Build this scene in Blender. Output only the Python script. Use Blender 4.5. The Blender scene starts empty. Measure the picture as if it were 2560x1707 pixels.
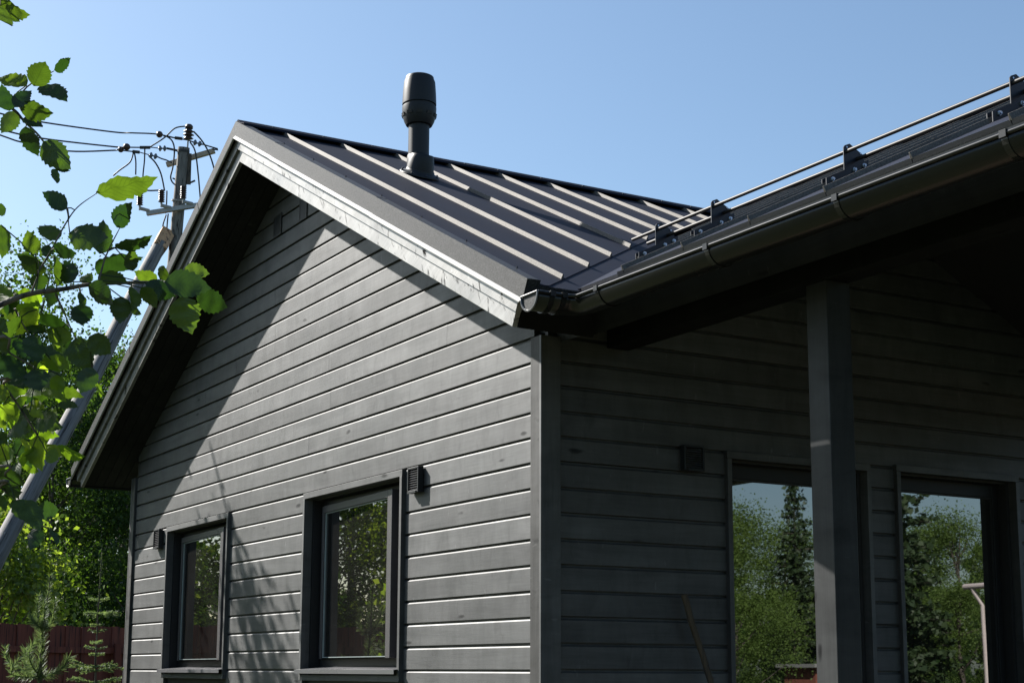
import bpy, bmesh, math, random
import numpy as np
from mathutils import Vector, Matrix

# ------------------------------------------------------------------ scene, camera, light
SC = bpy.context.scene
COL = SC.collection
R = math.radians
CAM = Vector((7.072, -4.328, 1.6))
FPX, PX0, PY0 = 3866.63, 1280.0, 1022.62          # focal length and principal point of the 2560 px photograph
YAW, PITCH, ROLL = 1.042919, 0.168021, 0.004277
_f = Vector((-math.sin(YAW) * math.cos(PITCH), math.cos(YAW) * math.cos(PITCH), math.sin(PITCH)))
_r0 = Vector((math.cos(YAW), math.sin(YAW), 0)); _u0 = _r0.cross(_f)
_r = math.cos(ROLL) * _r0 + math.sin(ROLL) * _u0
_u = -math.sin(ROLL) * _r0 + math.cos(ROLL) * _u0
cam = bpy.data.cameras.new('camera'); camo = bpy.data.objects.new('camera', cam); COL.objects.link(camo)
cam.sensor_width = 36.0; cam.lens = FPX / 2560 * 36; cam.shift_y = (PY0 - 853.5) / 2560
cam.clip_start = 0.05; cam.clip_end = 5000
camo.matrix_world = Matrix(((_r.x, _u.x, -_f.x, CAM.x), (_r.y, _u.y, -_f.y, CAM.y), (_r.z, _u.z, -_f.z, CAM.z), (0, 0, 0, 1)))
SC.camera = camo

SUNV = Vector((-0.73, -0.40, 0.65)).normalized()       # towards the sun
world = bpy.data.worlds.new('World'); SC.world = world; world.use_nodes = True
wn = world.node_tree; wn.nodes.clear()
sky = wn.nodes.new('ShaderNodeTexSky'); sky.sky_type = 'NISHITA'; sky.sun_disc = False
sky.sun_elevation = math.asin(SUNV.z); sky.sun_rotation = math.atan2(SUNV.x, SUNV.y)
sky.altitude = 100; sky.air_density = 1.0; sky.dust_density = 1.3; sky.ozone_density = 0.8
bg = wn.nodes.new('ShaderNodeBackground'); bg.inputs['Strength'].default_value = 0.052
wb = wn.nodes.new('ShaderNodeMix'); wb.data_type = 'RGBA'; wb.blend_type = 'MULTIPLY'; wb.inputs[0].default_value = 1.0
wb.inputs[7].default_value = (.95, 1.065, 1.11, 1)          # white balance of the whole sky
wo = wn.nodes.new('ShaderNodeOutputWorld')
wn.links.new(sky.outputs[0], wb.inputs[6]); wn.links.new(wb.outputs[2], bg.inputs[0]); wn.links.new(bg.outputs[0], wo.inputs[0])
sun = bpy.data.lights.new('sun', 'SUN'); sun.energy = 4.6; sun.angle = R(0.53); sun.color = (1.0, 0.96, 0.90)
suno = bpy.data.objects.new('sun', sun); COL.objects.link(suno)
suno.rotation_euler = SUNV.to_track_quat('Z', 'Y').to_euler(); suno.location = (-20, -12, 25)
SC.view_settings.view_transform = 'Standard'; SC.view_settings.look = 'None'
SC.view_settings.exposure = 1.54; SC.view_settings.gamma = 1.0
SC.cycles.use_denoising = True
SC.cycles.max_bounces = 8; SC.cycles.transparent_max_bounces = 8

# ------------------------------------------------------------------ helpers
random.seed(7); RNG = np.random.default_rng(7)

def at(px, py, depth):
    """point of the place seen at a pixel of the photograph, `depth` metres in front of the lens"""
    return CAM + depth * (_f + (px - PX0) / FPX * _r - (py - PY0) / FPX * _u)

def link(name, me, mat=None, parent=None, smooth=False, loc=None):
    o = bpy.data.objects.new(name, me); COL.objects.link(o)
    if mat is not None and not me.materials: me.materials.append(mat)
    if parent is not None: o.parent = parent
    if loc is not None: o.location = loc
    if smooth:
        me.polygons.foreach_set('use_smooth', [True] * len(me.polygons))
    return o

def mesh(name, vs, fs, mat, parent=None, smooth=False, bevel=0.0, fix=True, loc=None):
    me = bpy.data.meshes.new(name); me.from_pydata([tuple(v) for v in vs], [], fs)
    if fix:
        bm = bmesh.new(); bm.from_mesh(me); bmesh.ops.recalc_face_normals(bm, faces=bm.faces); bm.to_mesh(me); bm.free()
    me.update()
    o = link(name, me, mat, parent, smooth, loc)
    if bevel:
        b = o.modifiers.new('edge', 'BEVEL'); b.width = bevel; b.segments = 2; b.limit_method = 'ANGLE'; b.harden_normals = False
    return o

def empty(name, loc=(0, 0, 0), parent=None):
    o = bpy.data.objects.new(name, None); COL.objects.link(o); o.location = loc; o.empty_display_size = .2
    if parent: o.parent = parent
    return o

def tag(o, label=None, cat=None, group=None, kind=None):
    if label: o['label'] = label
    if cat: o['category'] = cat
    if group: o['group'] = group
    if kind: o['kind'] = kind
    return o

BOXF = [(0, 1, 2, 3), (7, 6, 5, 4), (0, 4, 5, 1), (1, 5, 6, 2), (2, 6, 7, 3), (3, 7, 4, 0)]
def boxv(x0, x1, y0, y1, z0, z1):
    return [(x0, y0, z0), (x1, y0, z0), (x1, y1, z0), (x0, y1, z0), (x0, y0, z1), (x1, y0, z1), (x1, y1, z1), (x0, y1, z1)]
class MB:
    def __init__(s): s.v = []; s.f = []
    def add(s, v, f):
        n = len(s.v); s.v += [tuple(p) for p in v]; s.f += [tuple(i + n for i in q) for q in f]; return s
    def box(s, *a): return s.add(boxv(*a), BOXF)
    def build(s, name, mat, parent=None, **k): return mesh(name, s.v, s.f, mat, parent, **k)

def prism(pts, fn, w0, w1):
    """closed polygon pts=(p,q), extruded from w0 to w1; fn(p,q,w)->xyz"""
    n = len(pts)
    v = [fn(p, q, w0) for p, q in pts] + [fn(p, q, w1) for p, q in pts]
    f = [tuple(range(n)), tuple(range(2 * n - 1, n - 1, -1))] + [(i, (i + 1) % n, n + (i + 1) % n, n + i) for i in range(n)]
    return v, f

def tube(path, rad, n=8, cap=True):
    path = [Vector(p) for p in path]; m = len(path)
    if not hasattr(rad, '__len__'): rad = [rad] * m
    v = []; f = []; prev = None
    for i, p in enumerate(path):
        t = (path[min(i + 1, m - 1)] - path[max(i - 1, 0)]).normalized()
        if prev is None:
            a = t.orthogonal().normalized()
        else:
            a = (prev - t * prev.dot(t))
            a = a.normalized() if a.length > 1e-6 else t.orthogonal().normalized()
        prev = a; b = t.cross(a)
        for k in range(n):
            th = 2 * math.pi * k / n
            v.append(p + rad[i] * (math.cos(th) * a + math.sin(th) * b))
    for i in range(m - 1):
        for k in range(n):
            f.append((i * n + k, i * n + (k + 1) % n, (i + 1) * n + (k + 1) % n, (i + 1) * n + k))
    if cap:
        q = len(v); v += v[:n] + v[(m - 1) * n:m * n]
        f.append(tuple(range(q + n - 1, q - 1, -1))); f.append(tuple(q + n + k for k in range(n)))
    return v, f

def spline(pts, k=6):
    P = [Vector(p) for p in pts]; out = []
    for i in range(len(P) - 1):
        a, b, c, d = P[max(i - 1, 0)], P[i], P[i + 1], P[min(i + 2, len(P) - 1)]
        for j in range(k):
            t = j / k
            out.append(.5 * ((2 * b) + (c - a) * t + (2 * a - 5 * b + 4 * c - d) * t * t + (3 * b - a - 3 * c + d) * t ** 3))
    out.append(P[-1]); return out

def lathe(prof, n=24, org=(0, 0, 0), axis=None):
    """prof=(radius,height) rings about an axis"""
    org = Vector(org); ax = Vector(axis or (0, 0, 1)).normalized(); a = ax.orthogonal().normalized(); b = ax.cross(a)
    v = []; f = []
    for r_, h in prof:
        for k in range(n):
            th = 2 * math.pi * k / n; v.append(org + ax * h + r_ * (math.cos(th) * a + math.sin(th) * b))
    for i in range(len(prof) - 1):
        for k in range(n): f.append((i * n + k, i * n + (k + 1) % n, (i + 1) * n + (k + 1) % n, (i + 1) * n + k))
    q = len(v); m = len(prof) - 1; v += v[:n] + v[m * n:(m + 1) * n]
    f.append(tuple(range(q + n - 1, q - 1, -1))); f.append(tuple(q + n + k for k in range(n)))
    return v, f

def copy_tree(o, parent=None, deep=True):
    c = o.copy(); COL.objects.link(c)
    if parent is not None: c.parent = parent
    if deep:
        for ch in list(o.children): copy_tree(ch, c)
    return c

# ------------------------------------------------------------------ materials
class N:
    def __init__(s, name):
        s.m = bpy.data.materials.new(name); s.m.use_nodes = True; s.t = s.m.node_tree; s.t.nodes.clear()
        s.out = s.n('ShaderNodeOutputMaterial'); s.tilt = 0.0
    def n(s, typ, **k):
        q = s.t.nodes.new(typ)
        for a, b in k.items():
            if a.startswith('i_'): q.inputs[a[2:].replace('_', ' ')].default_value = b
            else: setattr(q, a, b)
        return q
    def l(s, a, b): s.t.links.new(a, b)
    def math(s, op, a, b=None, c=None):
        q = s.n('ShaderNodeMath', operation=op)
        for i, x in enumerate((a, b, c)):
            if x is None: continue
            if isinstance(x, (int, float)): q.inputs[i].default_value = x
            else: s.l(x, q.inputs[i])
        return q.outputs[0]
    def ramp(s, fac, stops, interp='LINEAR'):
        q = s.n('ShaderNodeValToRGB'); q.color_ramp.interpolation = interp; e = q.color_ramp.elements
        while len(e) < len(stops): e.new(.5)
        for el, (p, c) in zip(e, stops): el.position = p; el.color = (*c, 1) if len(c) == 3 else c
        s.l(fac, q.inputs[0]); return q.outputs[0]
    def mix(s, fac, a, b, mode='MIX'):
        q = s.n('ShaderNodeMix', data_type='RGBA', blend_type=mode)
        for sock, x in ((q.inputs[0], fac), (q.inputs[6], a), (q.inputs[7], b)):
            if isinstance(x, (int, float)): sock.default_value = x
            elif isinstance(x, tuple): sock.default_value = (*x, 1) if len(x) == 3 else x
            else: s.l(x, sock)
        return q.outputs[2]
    def coords(s, scale=(1, 1, 1), rnd=0.0, rot=(0, 0, 0)):
        tc = s.n('ShaderNodeTexCoord'); v = tc.outputs['Object']
        if rnd:
            oi = s.n('ShaderNodeObjectInfo'); cm = s.n('ShaderNodeCombineXYZ')
            for i, kk in enumerate((rnd, rnd * 1.7, rnd * 2.3)): s.l(s.math('MULTIPLY', oi.outputs['Random'], kk), cm.inputs[i])
            ad = s.n('ShaderNodeVectorMath', operation='ADD'); s.l(v, ad.inputs[0]); s.l(cm.outputs[0], ad.inputs[1]); v = ad.outputs[0]
        if s.tilt:
            vr = s.n('ShaderNodeVectorRotate', rotation_type='Y_AXIS'); vr.inputs['Angle'].default_value = s.tilt; s.l(v, vr.inputs['Vector']); v = vr.outputs[0]
        mp = s.n('ShaderNodeMapping'); mp.inputs['Scale'].default_value = scale; mp.inputs['Rotation'].default_value = rot
        s.l(v, mp.inputs[0]); return mp.outputs[0]
    def noise(s, vec, scale=1, detail=3, rough=.5, dist=0.0):
        q = s.n('ShaderNodeTexNoise'); q.inputs['Scale'].default_value = scale; q.inputs['Detail'].default_value = detail
        q.inputs['Roughness'].default_value = rough; q.inputs['Distortion'].default_value = dist; s.l(vec, q.inputs['Vector']); return q.outputs['Fac']
    def bump(s, h, strength=.3, dist=.01, prev=None):
        q = s.n('ShaderNodeBump'); q.inputs['Strength'].default_value = strength; q.inputs['Distance'].default_value = dist
        s.l(h, q.inputs['Height'])
        if prev is not None: s.l(prev, q.inputs['Normal'])
        return q.outputs[0]
    def pbr(s, col, rough=.5, ior=1.5, metal=0.0, normal=None, coat=0.0, spec=None):
        p = s.n('ShaderNodeBsdfPrincipled')
        for nm, x in (('Base Color', col), ('Roughness', rough), ('IOR', ior), ('Metallic', metal), ('Normal', normal), ('Coat Weight', coat), ('Specular IOR Level', spec)):
            if x is None: continue
            if isinstance(x, (int, float)): p.inputs[nm].default_value = x
            elif isinstance(x, tuple): p.inputs[nm].default_value = (*x, 1)
            else: s.l(x, p.inputs[nm])
        s.l(p.outputs[0], s.out.inputs[0]); return s.m

def axscale(axis, along, across):
    return tuple(along if i == axis else across for i in range(3))

def painted_wood(name, axis, lo=(.022, .0228, .0238), hi=(.037, .0377, .0385), rough=.6, knot=(.008, .008, .009), ior=1.85, bstr=.14, fl=.15, sl=1.0, tilt=0.0, gr=.45):
    q = N(name); q.tilt = tilt
    v1 = q.coords(axscale(axis, .9, 9), 37.0); v2 = q.coords(axscale(axis, 5, 110), 37.0); v3 = q.coords(axscale(axis, 1.9, 6.5), 37.0)
    tone = q.noise(v1, 1.0, 4, .6, .6); grain = q.noise(v2, 1.0, 3, .55)
    blot = q.noise(q.coords((2.3, 2.3, 2.3), 37.0), 1.0, 3, .6)
    vor = q.n('ShaderNodeTexVoronoi'); vor.inputs['Scale'].default_value = 1.0; vor.inputs['Randomness'].default_value = 1.0
    wob = q.n('ShaderNodeVectorMath', operation='ADD'); nz = q.n('ShaderNodeTexNoise'); nz.inputs['Scale'].default_value = 3.0
    q.l(v3, nz.inputs['Vector']); sc = q.n('ShaderNodeVectorMath', operation='SCALE'); sc.inputs[3].default_value = .22
    q.l(nz.outputs['Color'], sc.inputs[0]); q.l(v3, wob.inputs[0]); q.l(sc.outputs[0], wob.inputs[1]); q.l(wob.outputs[0], vor.inputs['Vector'])
    kd = vor.outputs['Distance']
    kn = q.ramp(kd, [(0.0, (1, 1, 1)), (.06, (.75, .75, .75)), (.105, (0, 0, 0))])
    sx = q.n('ShaderNodeSeparateColor'); q.l(vor.outputs['Color'], sx.inputs[0]); kn = q.math('MULTIPLY', kn, q.math('GREATER_THAN', sx.outputs[0], .42))
    col = q.ramp(q.math('ADD', q.math('MULTIPLY', tone, .55), q.math('MULTIPLY', blot, .45)), [(.3, lo), (.7, hi)])
    col = q.mix(q.math('MULTIPLY', kn, .75), col, knot)
    gl = q.ramp(grain, [(.35, (.90, .90, .90)), (.65, (1.05, 1.05, 1.05))])
    col = q.mix(1.0, col, gl, 'MULTIPLY')
    # little scuffs and runs in the paint
    sp = q.noise(q.coords(axscale(axis, 26, 9), 11.0), 1.0, 2, .5)
    col = q.mix(q.math('MULTIPLY', q.ramp(sp, [(.70, (0, 0, 0)), (.76, (1, 1, 1))]), .35), col, tuple(x * 3.2 for x in hi))
    ro = q.math('ADD', q.math('MULTIPLY', blot, .22), rough - .11)
    fleck = q.ramp(q.noise(q.coords(axscale(axis, 17 if fl > .5 else 9, 6.5 if fl > .5 else 4), 23.0), 1.0, 3, .62, .8), [(.585, (0, 0, 0)), (.68, (1, 1, 1))])
    spm = q.math('MULTIPLY', q.ramp(q.math('ADD', q.math('MULTIPLY', tone, .8), q.math('MULTIPLY', grain, .2)), [(.32, (.30 * sl,) * 3), (.66, (.44 * sl,) * 3)]),
                 q.math('SUBTRACT', 1.0, q.math('MAXIMUM', q.math('MULTIPLY', kn, .85), q.math('MULTIPLY', fleck, fl))))
    smear = q.noise(q.coords(axscale(axis, 6.5, 2.2), 51.0), 1.0, 4, .65, .5)
    oi2 = q.n('ShaderNodeObjectInfo')
    vary = q.math('MULTIPLY', q.math('ADD', .84, q.math('MULTIPLY', oi2.outputs['Random'], .26)), q.math('ADD', .62, q.math('MULTIPLY', smear, .76)))
    spm = q.math('MULTIPLY', spm, vary)
    vc_ = q.n('ShaderNodeCombineColor')
    for ii in range(3): q.l(vary, vc_.inputs[ii])
    col = q.mix(1.0, col, vc_.outputs[0], 'MULTIPLY')
    col = q.mix(q.math('MULTIPLY', fleck, fl * .9), col, knot)
    h = q.math('ADD', q.math('MULTIPLY', grain, .6), q.math('MULTIPLY', kn, .5))
    return q.pbr(col, ro, ior, normal=q.bump(h, bstr, .004), spec=spm)

PAINT = [painted_wood('painted_wood_%s' % a, i) for i, a in enumerate('xyz')]
FASCIA = {sg: painted_wood('sun_shade_fascia_%d' % k, 0, *(((.155, .149, .139), (.23, .222, .208)) if sg == 1 else ((.07, .069, .067), (.12, .118, .114))), .46, (.012, .012, .012), 1.9, .25, 1.0, 1.8 if sg == 1 else 1.1, sg * math.atan(.503)) for k, sg in enumerate((1, -1))}  # sun glare painted into the paler right colour; darker left copy for less light
BEAMP = painted_wood('black_beam_paint', 0, (.006, .0062, .006), (.009, .0092, .009), .65, ior=1.22)
CORNERP = painted_wood('corner_board_paint', 2, (.016, .0155, .015), (.034, .033, .032), .6, ior=1.7, fl=.4, sl=.72)
POSTP = painted_wood('dark_post_paint', 2, (.010, .0112, .012), (.017, .0187, .0196), .54, ior=1.55, sl=.85)

def metal_sheet(name, col, rough=.45, speck=.5, ior=1.5):
    q = N(name); v = q.coords((1, 1, 1))
    fine = q.noise(v, 125, 2, .75); big = q.noise(v, 2.2, 3, .5)
    c = q.mix(q.ramp(fine, [(.35, (0, 0, 0)), (.7, (1, 1, 1))]), tuple(x * (1 - .5 * speck) for x in col), tuple(x * (1 + 1.3 * speck) for x in col))
    c = q.mix(q.math('MULTIPLY', big, .25), c, tuple(x * 1.3 for x in col))
    ro = q.math('ADD', q.math('MULTIPLY', big, .15), rough - .07)
    return q.pbr(c, ro, ior, normal=q.bump(fine, .25 * speck, .002))
ROOF = metal_sheet('coated_roof_steel', (.0135, .0158, .0255), .64, .3, 1.15)
FLASH = metal_sheet('matt_flashing_steel', (.021, .0208, .0208), .5, 1.7, 1.28)
LIP_GLINT = metal_sheet('flashing_edge_glint', (.34, .335, .32), .4, .1)  # pale colour paints the sun glint on the lip of the same sheet
RIBM = metal_sheet('seam_steel', (.105, .096, .086), .62, .6, 1.28)
GUTTER = metal_sheet('gutter_steel', (.009, .009, .0085), .26, .08, 1.42)
SILL = metal_sheet('sill_steel', (.10, .10, .105), .28, .1)

def plain(name, col, rough=.5, metal=0.0, ior=1.5, vary=.2, scale=20):
    q = N(name); nz = q.noise(q.coords((1, 1, 1), 9.0), scale, 3, .6)
    c = q.mix(nz, tuple(x * (1 - vary) for x in col), tuple(x * (1 + vary) for x in col))
    return q.pbr(c, rough, ior, metal, q.bump(nz, .08, .003))
BLACKPL = plain('black_plastic', (.010, .0115, .0135), .48, ior=1.38)
BLACKST = plain('black_painted_steel', (.012, .014, .02), .35)
PIPE = plain('brown_coated_pipe', (.026, .023, .021), .5, ior=1.3)
ZINC = plain('zinc_bolt', (.55, .62, .72), .3, .9)
FRAMEM = plain('window_frame_paint', (.013, .013, .014), .5, ior=1.35)
SASHM = plain('sash_paint', (.05, .046, .049), .45)
DARKIN = plain('dark_lining', (.018, .018, .019), .6)
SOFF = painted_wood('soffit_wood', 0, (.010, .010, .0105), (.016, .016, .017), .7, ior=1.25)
SEAL = plain('glazing_bead', (.22, .25, .25), .3)
CONC = plain('foundation_render', (.22, .215, .2), .85, vary=.3, scale=6)
LAMP = plain('white_fixture', (.7, .7, .72), .4)

def glass():
    q = N('window_glass'); v = q.coords((1, 1, 1))
    d1 = q.noise(v, 300, 2, .7); d2 = q.noise(v, 1.6, 2, .5)
    dust = q.math('MULTIPLY', q.ramp(d1, [(.45, (0, 0, 0)), (.75, (1, 1, 1))]), q.ramp(d2, [(.35, (.2, .2, .2)), (.7, (1, 1, 1))]))
    c = q.mix(dust, (.004, .004, .004), (.04, .037, .034))
    wav = q.noise(v, 1.3, 1, .4)
    return q.pbr(c, .012, 2.55, normal=q.bump(wav, .05, .02))
GLASS = glass()

def weathered(name, axis, lo, hi, crack=(.02, .02, .02)):
    q = N(name); a = q.noise(q.coords(axscale(axis, .6, 14), 5.0), 1, 5, .65, .4); b = q.noise(q.coords(axscale(axis, 1.3, 34), 5.0), 1, 4, .65)
    c = q.ramp(a, [(.3, lo), (.7, hi)]); c = q.mix(q.ramp(b, [(.53, (0, 0, 0)), (.64, (1, 1, 1))]), c, crack)
    return q.pbr(c, .8, 1.45, normal=q.bump(b, .5, .01))
POLEW = weathered('weathered_pole_wood', 2, (.09, .086, .082), (.20, .193, .186), (.022, .02, .019))
FRESHW = weathered('sawn_wood', 2, (.42, .24, .12), (.55, .34, .2))
FENCEW = weathered('red_fence_board', 2, (.10, .026, .017), (.19, .052, .032), (.03, .01, .008))
BARK = weathered('bark', 2, (.05, .04, .03), (.14, .12, .1))
BARKB = weathered('birch_bark', 2, (.35, .33, .3), (.6, .58, .55), (.03, .03, .03))
STICKW = weathered('old_stick', 2, (.035, .026, .016), (.075, .055, .034))
WIRE = plain('cable_rubber', (.02, .022, .024), .5)
GREYMET = plain('galvanised_steel', (.33, .33, .32), .55, .3)
INSUL = plain('dark_insulator', (.035, .018, .015), .35)
GLASSINS = plain('glass_insulator', (.11, .14, .19), .15)
ARMW = plain('pale_crossarm', (.45, .38, .3), .7)

def foliage(name, lo, hi, tlo, thi, mixf=.45, gloss=.02, vein=False):
    q = N(name)
    if vein:
        oi = q.n('ShaderNodeObjectInfo'); rnd = q.math('POWER', oi.outputs['Random'], 2.3)
    else:
        ge = q.n('ShaderNodeNewGeometry'); rnd = ge.outputs['Random Per Island']
    c = q.mix(rnd, lo, hi); t = q.mix(rnd, tlo, thi)
    nrm = None
    if vein:
        tc = q.n('ShaderNodeTexCoord'); sp = q.n('ShaderNodeSeparateXYZ'); q.l(tc.outputs['Object'], sp.inputs[0])
        ax = q.math('ABSOLUTE', sp.outputs[0])
        s_ = q.math('SINE', q.math('MULTIPLY', q.math('SUBTRACT', sp.outputs[1], q.math('MULTIPLY', ax, .75)), 62.0))
        line = q.math('POWER', q.math('MAXIMUM', s_, 0.0), 6.0)
        mid = q.math('LESS_THAN', ax, .014)
        vv = q.math('MAXIMUM', line, mid)
        mott = q.noise(tc.outputs['Object'], 4, 3, .6)
        c = q.mix(q.math('MULTIPLY', vv, .18), c, tuple(x * 1.9 for x in hi)); t = q.mix(q.math('MULTIPLY', vv, .3), t, tuple(x * .35 for x in tlo))
        t = q.mix(q.math('MULTIPLY', mott, .5), t, tuple(x * .6 for x in tlo))
        nrm = q.bump(q.math('ADD', s_, vv), .12, .02)
    d = q.n('ShaderNodeBsdfDiffuse'); tr = q.n('ShaderNodeBsdfTranslucent'); q.l(c, d.inputs[0]); q.l(t, tr.inputs[0])
    m1 = q.n('ShaderNodeMixShader'); m1.inputs[0].default_value = mixf; q.l(d.outputs[0], m1.inputs[1]); q.l(tr.outputs[0], m1.inputs[2])
    g = q.n('ShaderNodeBsdfGlossy'); g.inputs['Roughness'].default_value = .52; g.inputs[0].default_value = (1, 1, 1, 1)
    if nrm is not None:
        q.l(nrm, d.inputs['Normal']); q.l(nrm, g.inputs['Normal'])
    m2 = q.n('ShaderNodeMixShader'); m2.inputs[0].default_value = gloss; q.l(m1.outputs[0], m2.inputs[1]); q.l(g.outputs[0], m2.inputs[2])
    q.l(m2.outputs[0], q.out.inputs[0]); return q.m
LEAFN = foliage('alder_leaf', (.016, .036, .009), (.030, .058, .012), (.018, .052, .004), (.15, .25, .010), .5, .03, True)
LEAFLIT = foliage('backlit_alder_leaf', (.035, .065, .012), (.055, .09, .016), (.18, .32, .010), (.42, .56, .025), .58, .02, True)  # brighter colour imitates backlight shining through some of the alder leaves
LEAFD = foliage('tree_leaf', (.018, .040, .012), (.036, .070, .016), (.03, .075, .006), (.09, .17, .014), .42, .012)
LEAFP = foliage('birch_leaf', (.075, .125, .028), (.115, .175, .04), (.12, .2, .02), (.2, .3, .04), .32, .008)
LEAFB = foliage('bush_leaf', (.06, .105, .02), (.09, .14, .028), (.22, .36, .016), (.36, .46, .04), .5, .03)
NEEDLE = foliage('conifer_needle', (.03, .055, .024), (.05, .08, .03), (.05, .10, .02), (.09, .15, .03), .25, .015)
NEEDLEP = foliage('pine_needle', (.07, .11, .055), (.12, .17, .08), (.14, .22, .06), (.26, .34, .1), .35, .025)

def ground_mat():
    q = N('meadow_ground'); a = q.noise(q.coords(), .35, 5, .6); b = q.noise(q.coords(), 14, 4, .7)
    c = q.ramp(a, [(.35, (.04, .055, .02)), (.55, (.06, .07, .03)), (.7, (.10, .085, .06))]); c = q.mix(q.math('MULTIPLY', b, .5), c, (.018, .026, .01))
    return q.pbr(c, .9, 1.4, normal=q.bump(b, .6, .05))
GROUND = ground_mat()

# ------------------------------------------------------------------ ground
g = mesh('ground', [(-1500, -1500, 0), (1500, -1500, 0), (1500, 1500, 0), (-1500, 1500, 0)], [(0, 1, 2, 3)], GROUND, fix=False)
tag(g, kind='structure')

# ------------------------------------------------------------------ the house
house = empty('timber_house')
tag(house, 'dark grey timber-clad house with a black standing-seam metal roof', 'house')
XC, ZR, MS = -3.83, 5.74, .503
T = math.atan(MS); c_, s_ = math.cos(T), math.sin(T)
XL = -7.58                       # left corner of the gable
YB = 8.0                         # back of the house
YR, ZW, XE = 2.42, 4.833, 5.6    # porch wing ridge and its far end
LM = (.55 - XC) / c_             # slope length of the main roof
LW = (YR + .12) / c_             # slope length of the wing roof
MR = lambda a, n, w: (XC + a * c_ + n * s_, w, ZR - a * s_ + n * c_)
ML = lambda a, n, w: (XC - a * c_ - n * s_, w, ZR - a * s_ + n * c_)
WF = lambda a, n, w: (w, YR - a * c_ - n * s_, ZW - a * s_ + n * c_)
WB = lambda a, n, w: (w, YR + a * c_ + n * s_, ZW - a * s_ + n * c_)

def slab(fr, a0, a1, n0, n1, w0, w1, mitre=False):
    pts = []
    for n in (n0, n1):
        pts.append([(-n * MS if mitre else a0), a1, n])
    pp = [(pts[0][0], n0), (pts[0][1], n0), (pts[1][1], n1), (pts[1][0], n1)]
    return prism(pp, fr, w0, w1)
def polyslab(fr, poly, n0, n1):
    k = len(poly)
    v = [fr(a, n0, w) for a, w in poly] + [fr(a, n1, w) for a, w in poly]
    f = [tuple(range(k)), tuple(range(2 * k - 1, k - 1, -1))] + [(i, (i + 1) % k, k + (i + 1) % k, k + i) for i in range(k)]
    return v, f

# ---- walls: dark sheathing behind the planks, every plank a piece of its own
PITCHB, Z0 = .14, 1.612
WINS = [(-6.45, -4.86), (-3.30, -1.69)]
WZ0, WZ1 = 1.535, 2.862
gw = MB()
gw.box(XL, -.03, .04, .10, .25, WZ0)
for a, b in ((XL, WINS[0][0]), (WINS[0][1], WINS[1][0]), (WINS[1][1], -.03)): gw.box(a, b, .04, .10, WZ0, WZ1)
zt = lambda x: ZR - .22 - MS * abs(x - XC)
gw.add(*prism([(XL, WZ1), (-.03, WZ1), (-.03, zt(-.03)), (XC, zt(XC)), (XL, zt(XL))], lambda p, q, w: (p, w, q), .04, .10))
gable = gw.build('gable_wall', DARKIN, house)
pw = MB()
DOORS = [(1.244, 2.357, .36, 2.872), (2.575, 3.664, .36, 2.887)]
pw.box(-.12, -.06, .04, DOORS[0][0], .25, 2.9); pw.box(-.12, -.06, DOORS[0][1], DOORS[1][0], .25, 2.9); pw.box(-.12, -.06, DOORS[1][1], YB, .25, 2.9)
for y0, y1, z0, z1 in DOORS: pw.box(-.12, -.06, y0, y1, z1, 2.9); pw.box(-.12, -.06, y0, y1, .25, z0)
pw.add(*prism([(.04, 2.9), (YB, 2.9), (YB, 3.4), (4.75, 3.4), (YR, 4.68), (.04, 3.45)], lambda p, q, w: (w, p, q), -.12, -.06))
porchw = pw.build('porch_wall', DARKIN, house)
MB().box(XL, XL + .1, .1, YB, .25, 3.6).build('side_wall', PAINT[1], house)
MB().add(*prism([(XL, .25), (-.05, .25), (-.05, 3.55), (XC, 5.45), (XL, 3.55)], lambda p, q, w: (p, w, q), YB - .1, YB)).build('back_wall', PAINT[0], house)
MB().box(XL + .05, -.08, .08, YB - .05, 0, .25).build('foundation', CONC, house)
MB().box(XL + .2, -.2, .35, YB - .2, .3, .32).build('inner_floor', DARKIN, house)
MB().box(XL + .2, -.2, .7, .72, .3, 3.3).build('inner_wall', DARKIN, house)
MB().box(-.9, -.88, .7, 5, .3, 3.3).build('inner_wall', DARKIN, house)

def plank_profile(z0, z1):
    """(depth, z): proud face, bevelled top edge, recessed tongue"""
    return [(.034, z0 + .001), (.001, z0 + .001), (0, z0 + .0035), (0, z1 - .0200), (.0052, z1 - .0148), (.0065, z1 - .0125), (.021, z1 - .0115), (.021, z1 + .0005), (.034, z1 + .0005)]
def plank(parent, z0, segs, fn, mat):
    for u0, u1 in segs:
        jz = random.uniform(-.0012, .0012)
        v, f = prism([(d + .003 - .0, z + jz) for d, z in plank_profile(z0, z0 + PITCHB)], fn, u0, u1)
        mesh('plank', v, f, mat, parent)
GF = lambda d, z, u: (u, d, z)
PF = lambda d, z, u: (-.02 - d, u, z)
def cut(segs, a, b):
    o = []
    for u0, u1 in segs:
        if b <= u0 or a >= u1: o.append((u0, u1)); continue
        if a > u0: o.append((u0, a))
        if b < u1: o.append((b, u1))
    return [s for s in o if s[1] - s[0] > .02]
xs = lambda z, off: (ZR - off - z) / MS          # half-width of the gable under the soffit at height z
k = -9
while True:
    z0 = Z0 + PITCHB * k
    if z0 > ZR - .33: break
    hw = xs(z0, .29) + .13
    segs = [(max(XL + .10, XC - hw), min(-.115, XC + hw))]
    zc = z0 + PITCHB / 2
    if WZ0 - .03 < zc < WZ1 + .03:
        for a, b in WINS: segs = cut(segs, a - .0, b + .0)
    js = []
    for u0, u1 in segs:                                    # now and then two lengths butt together
        if u1 - u0 > 3.2 and random.random() < .7:
            um = random.uniform(u0 + 1.0, u1 - 1.0); js += [(u0, um - .0011), (um + .0011, u1)]
        else: js.append((u0, u1))
    plank(gable, z0, js, GF, PAINT[0]); k += 1
k = -9
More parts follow.
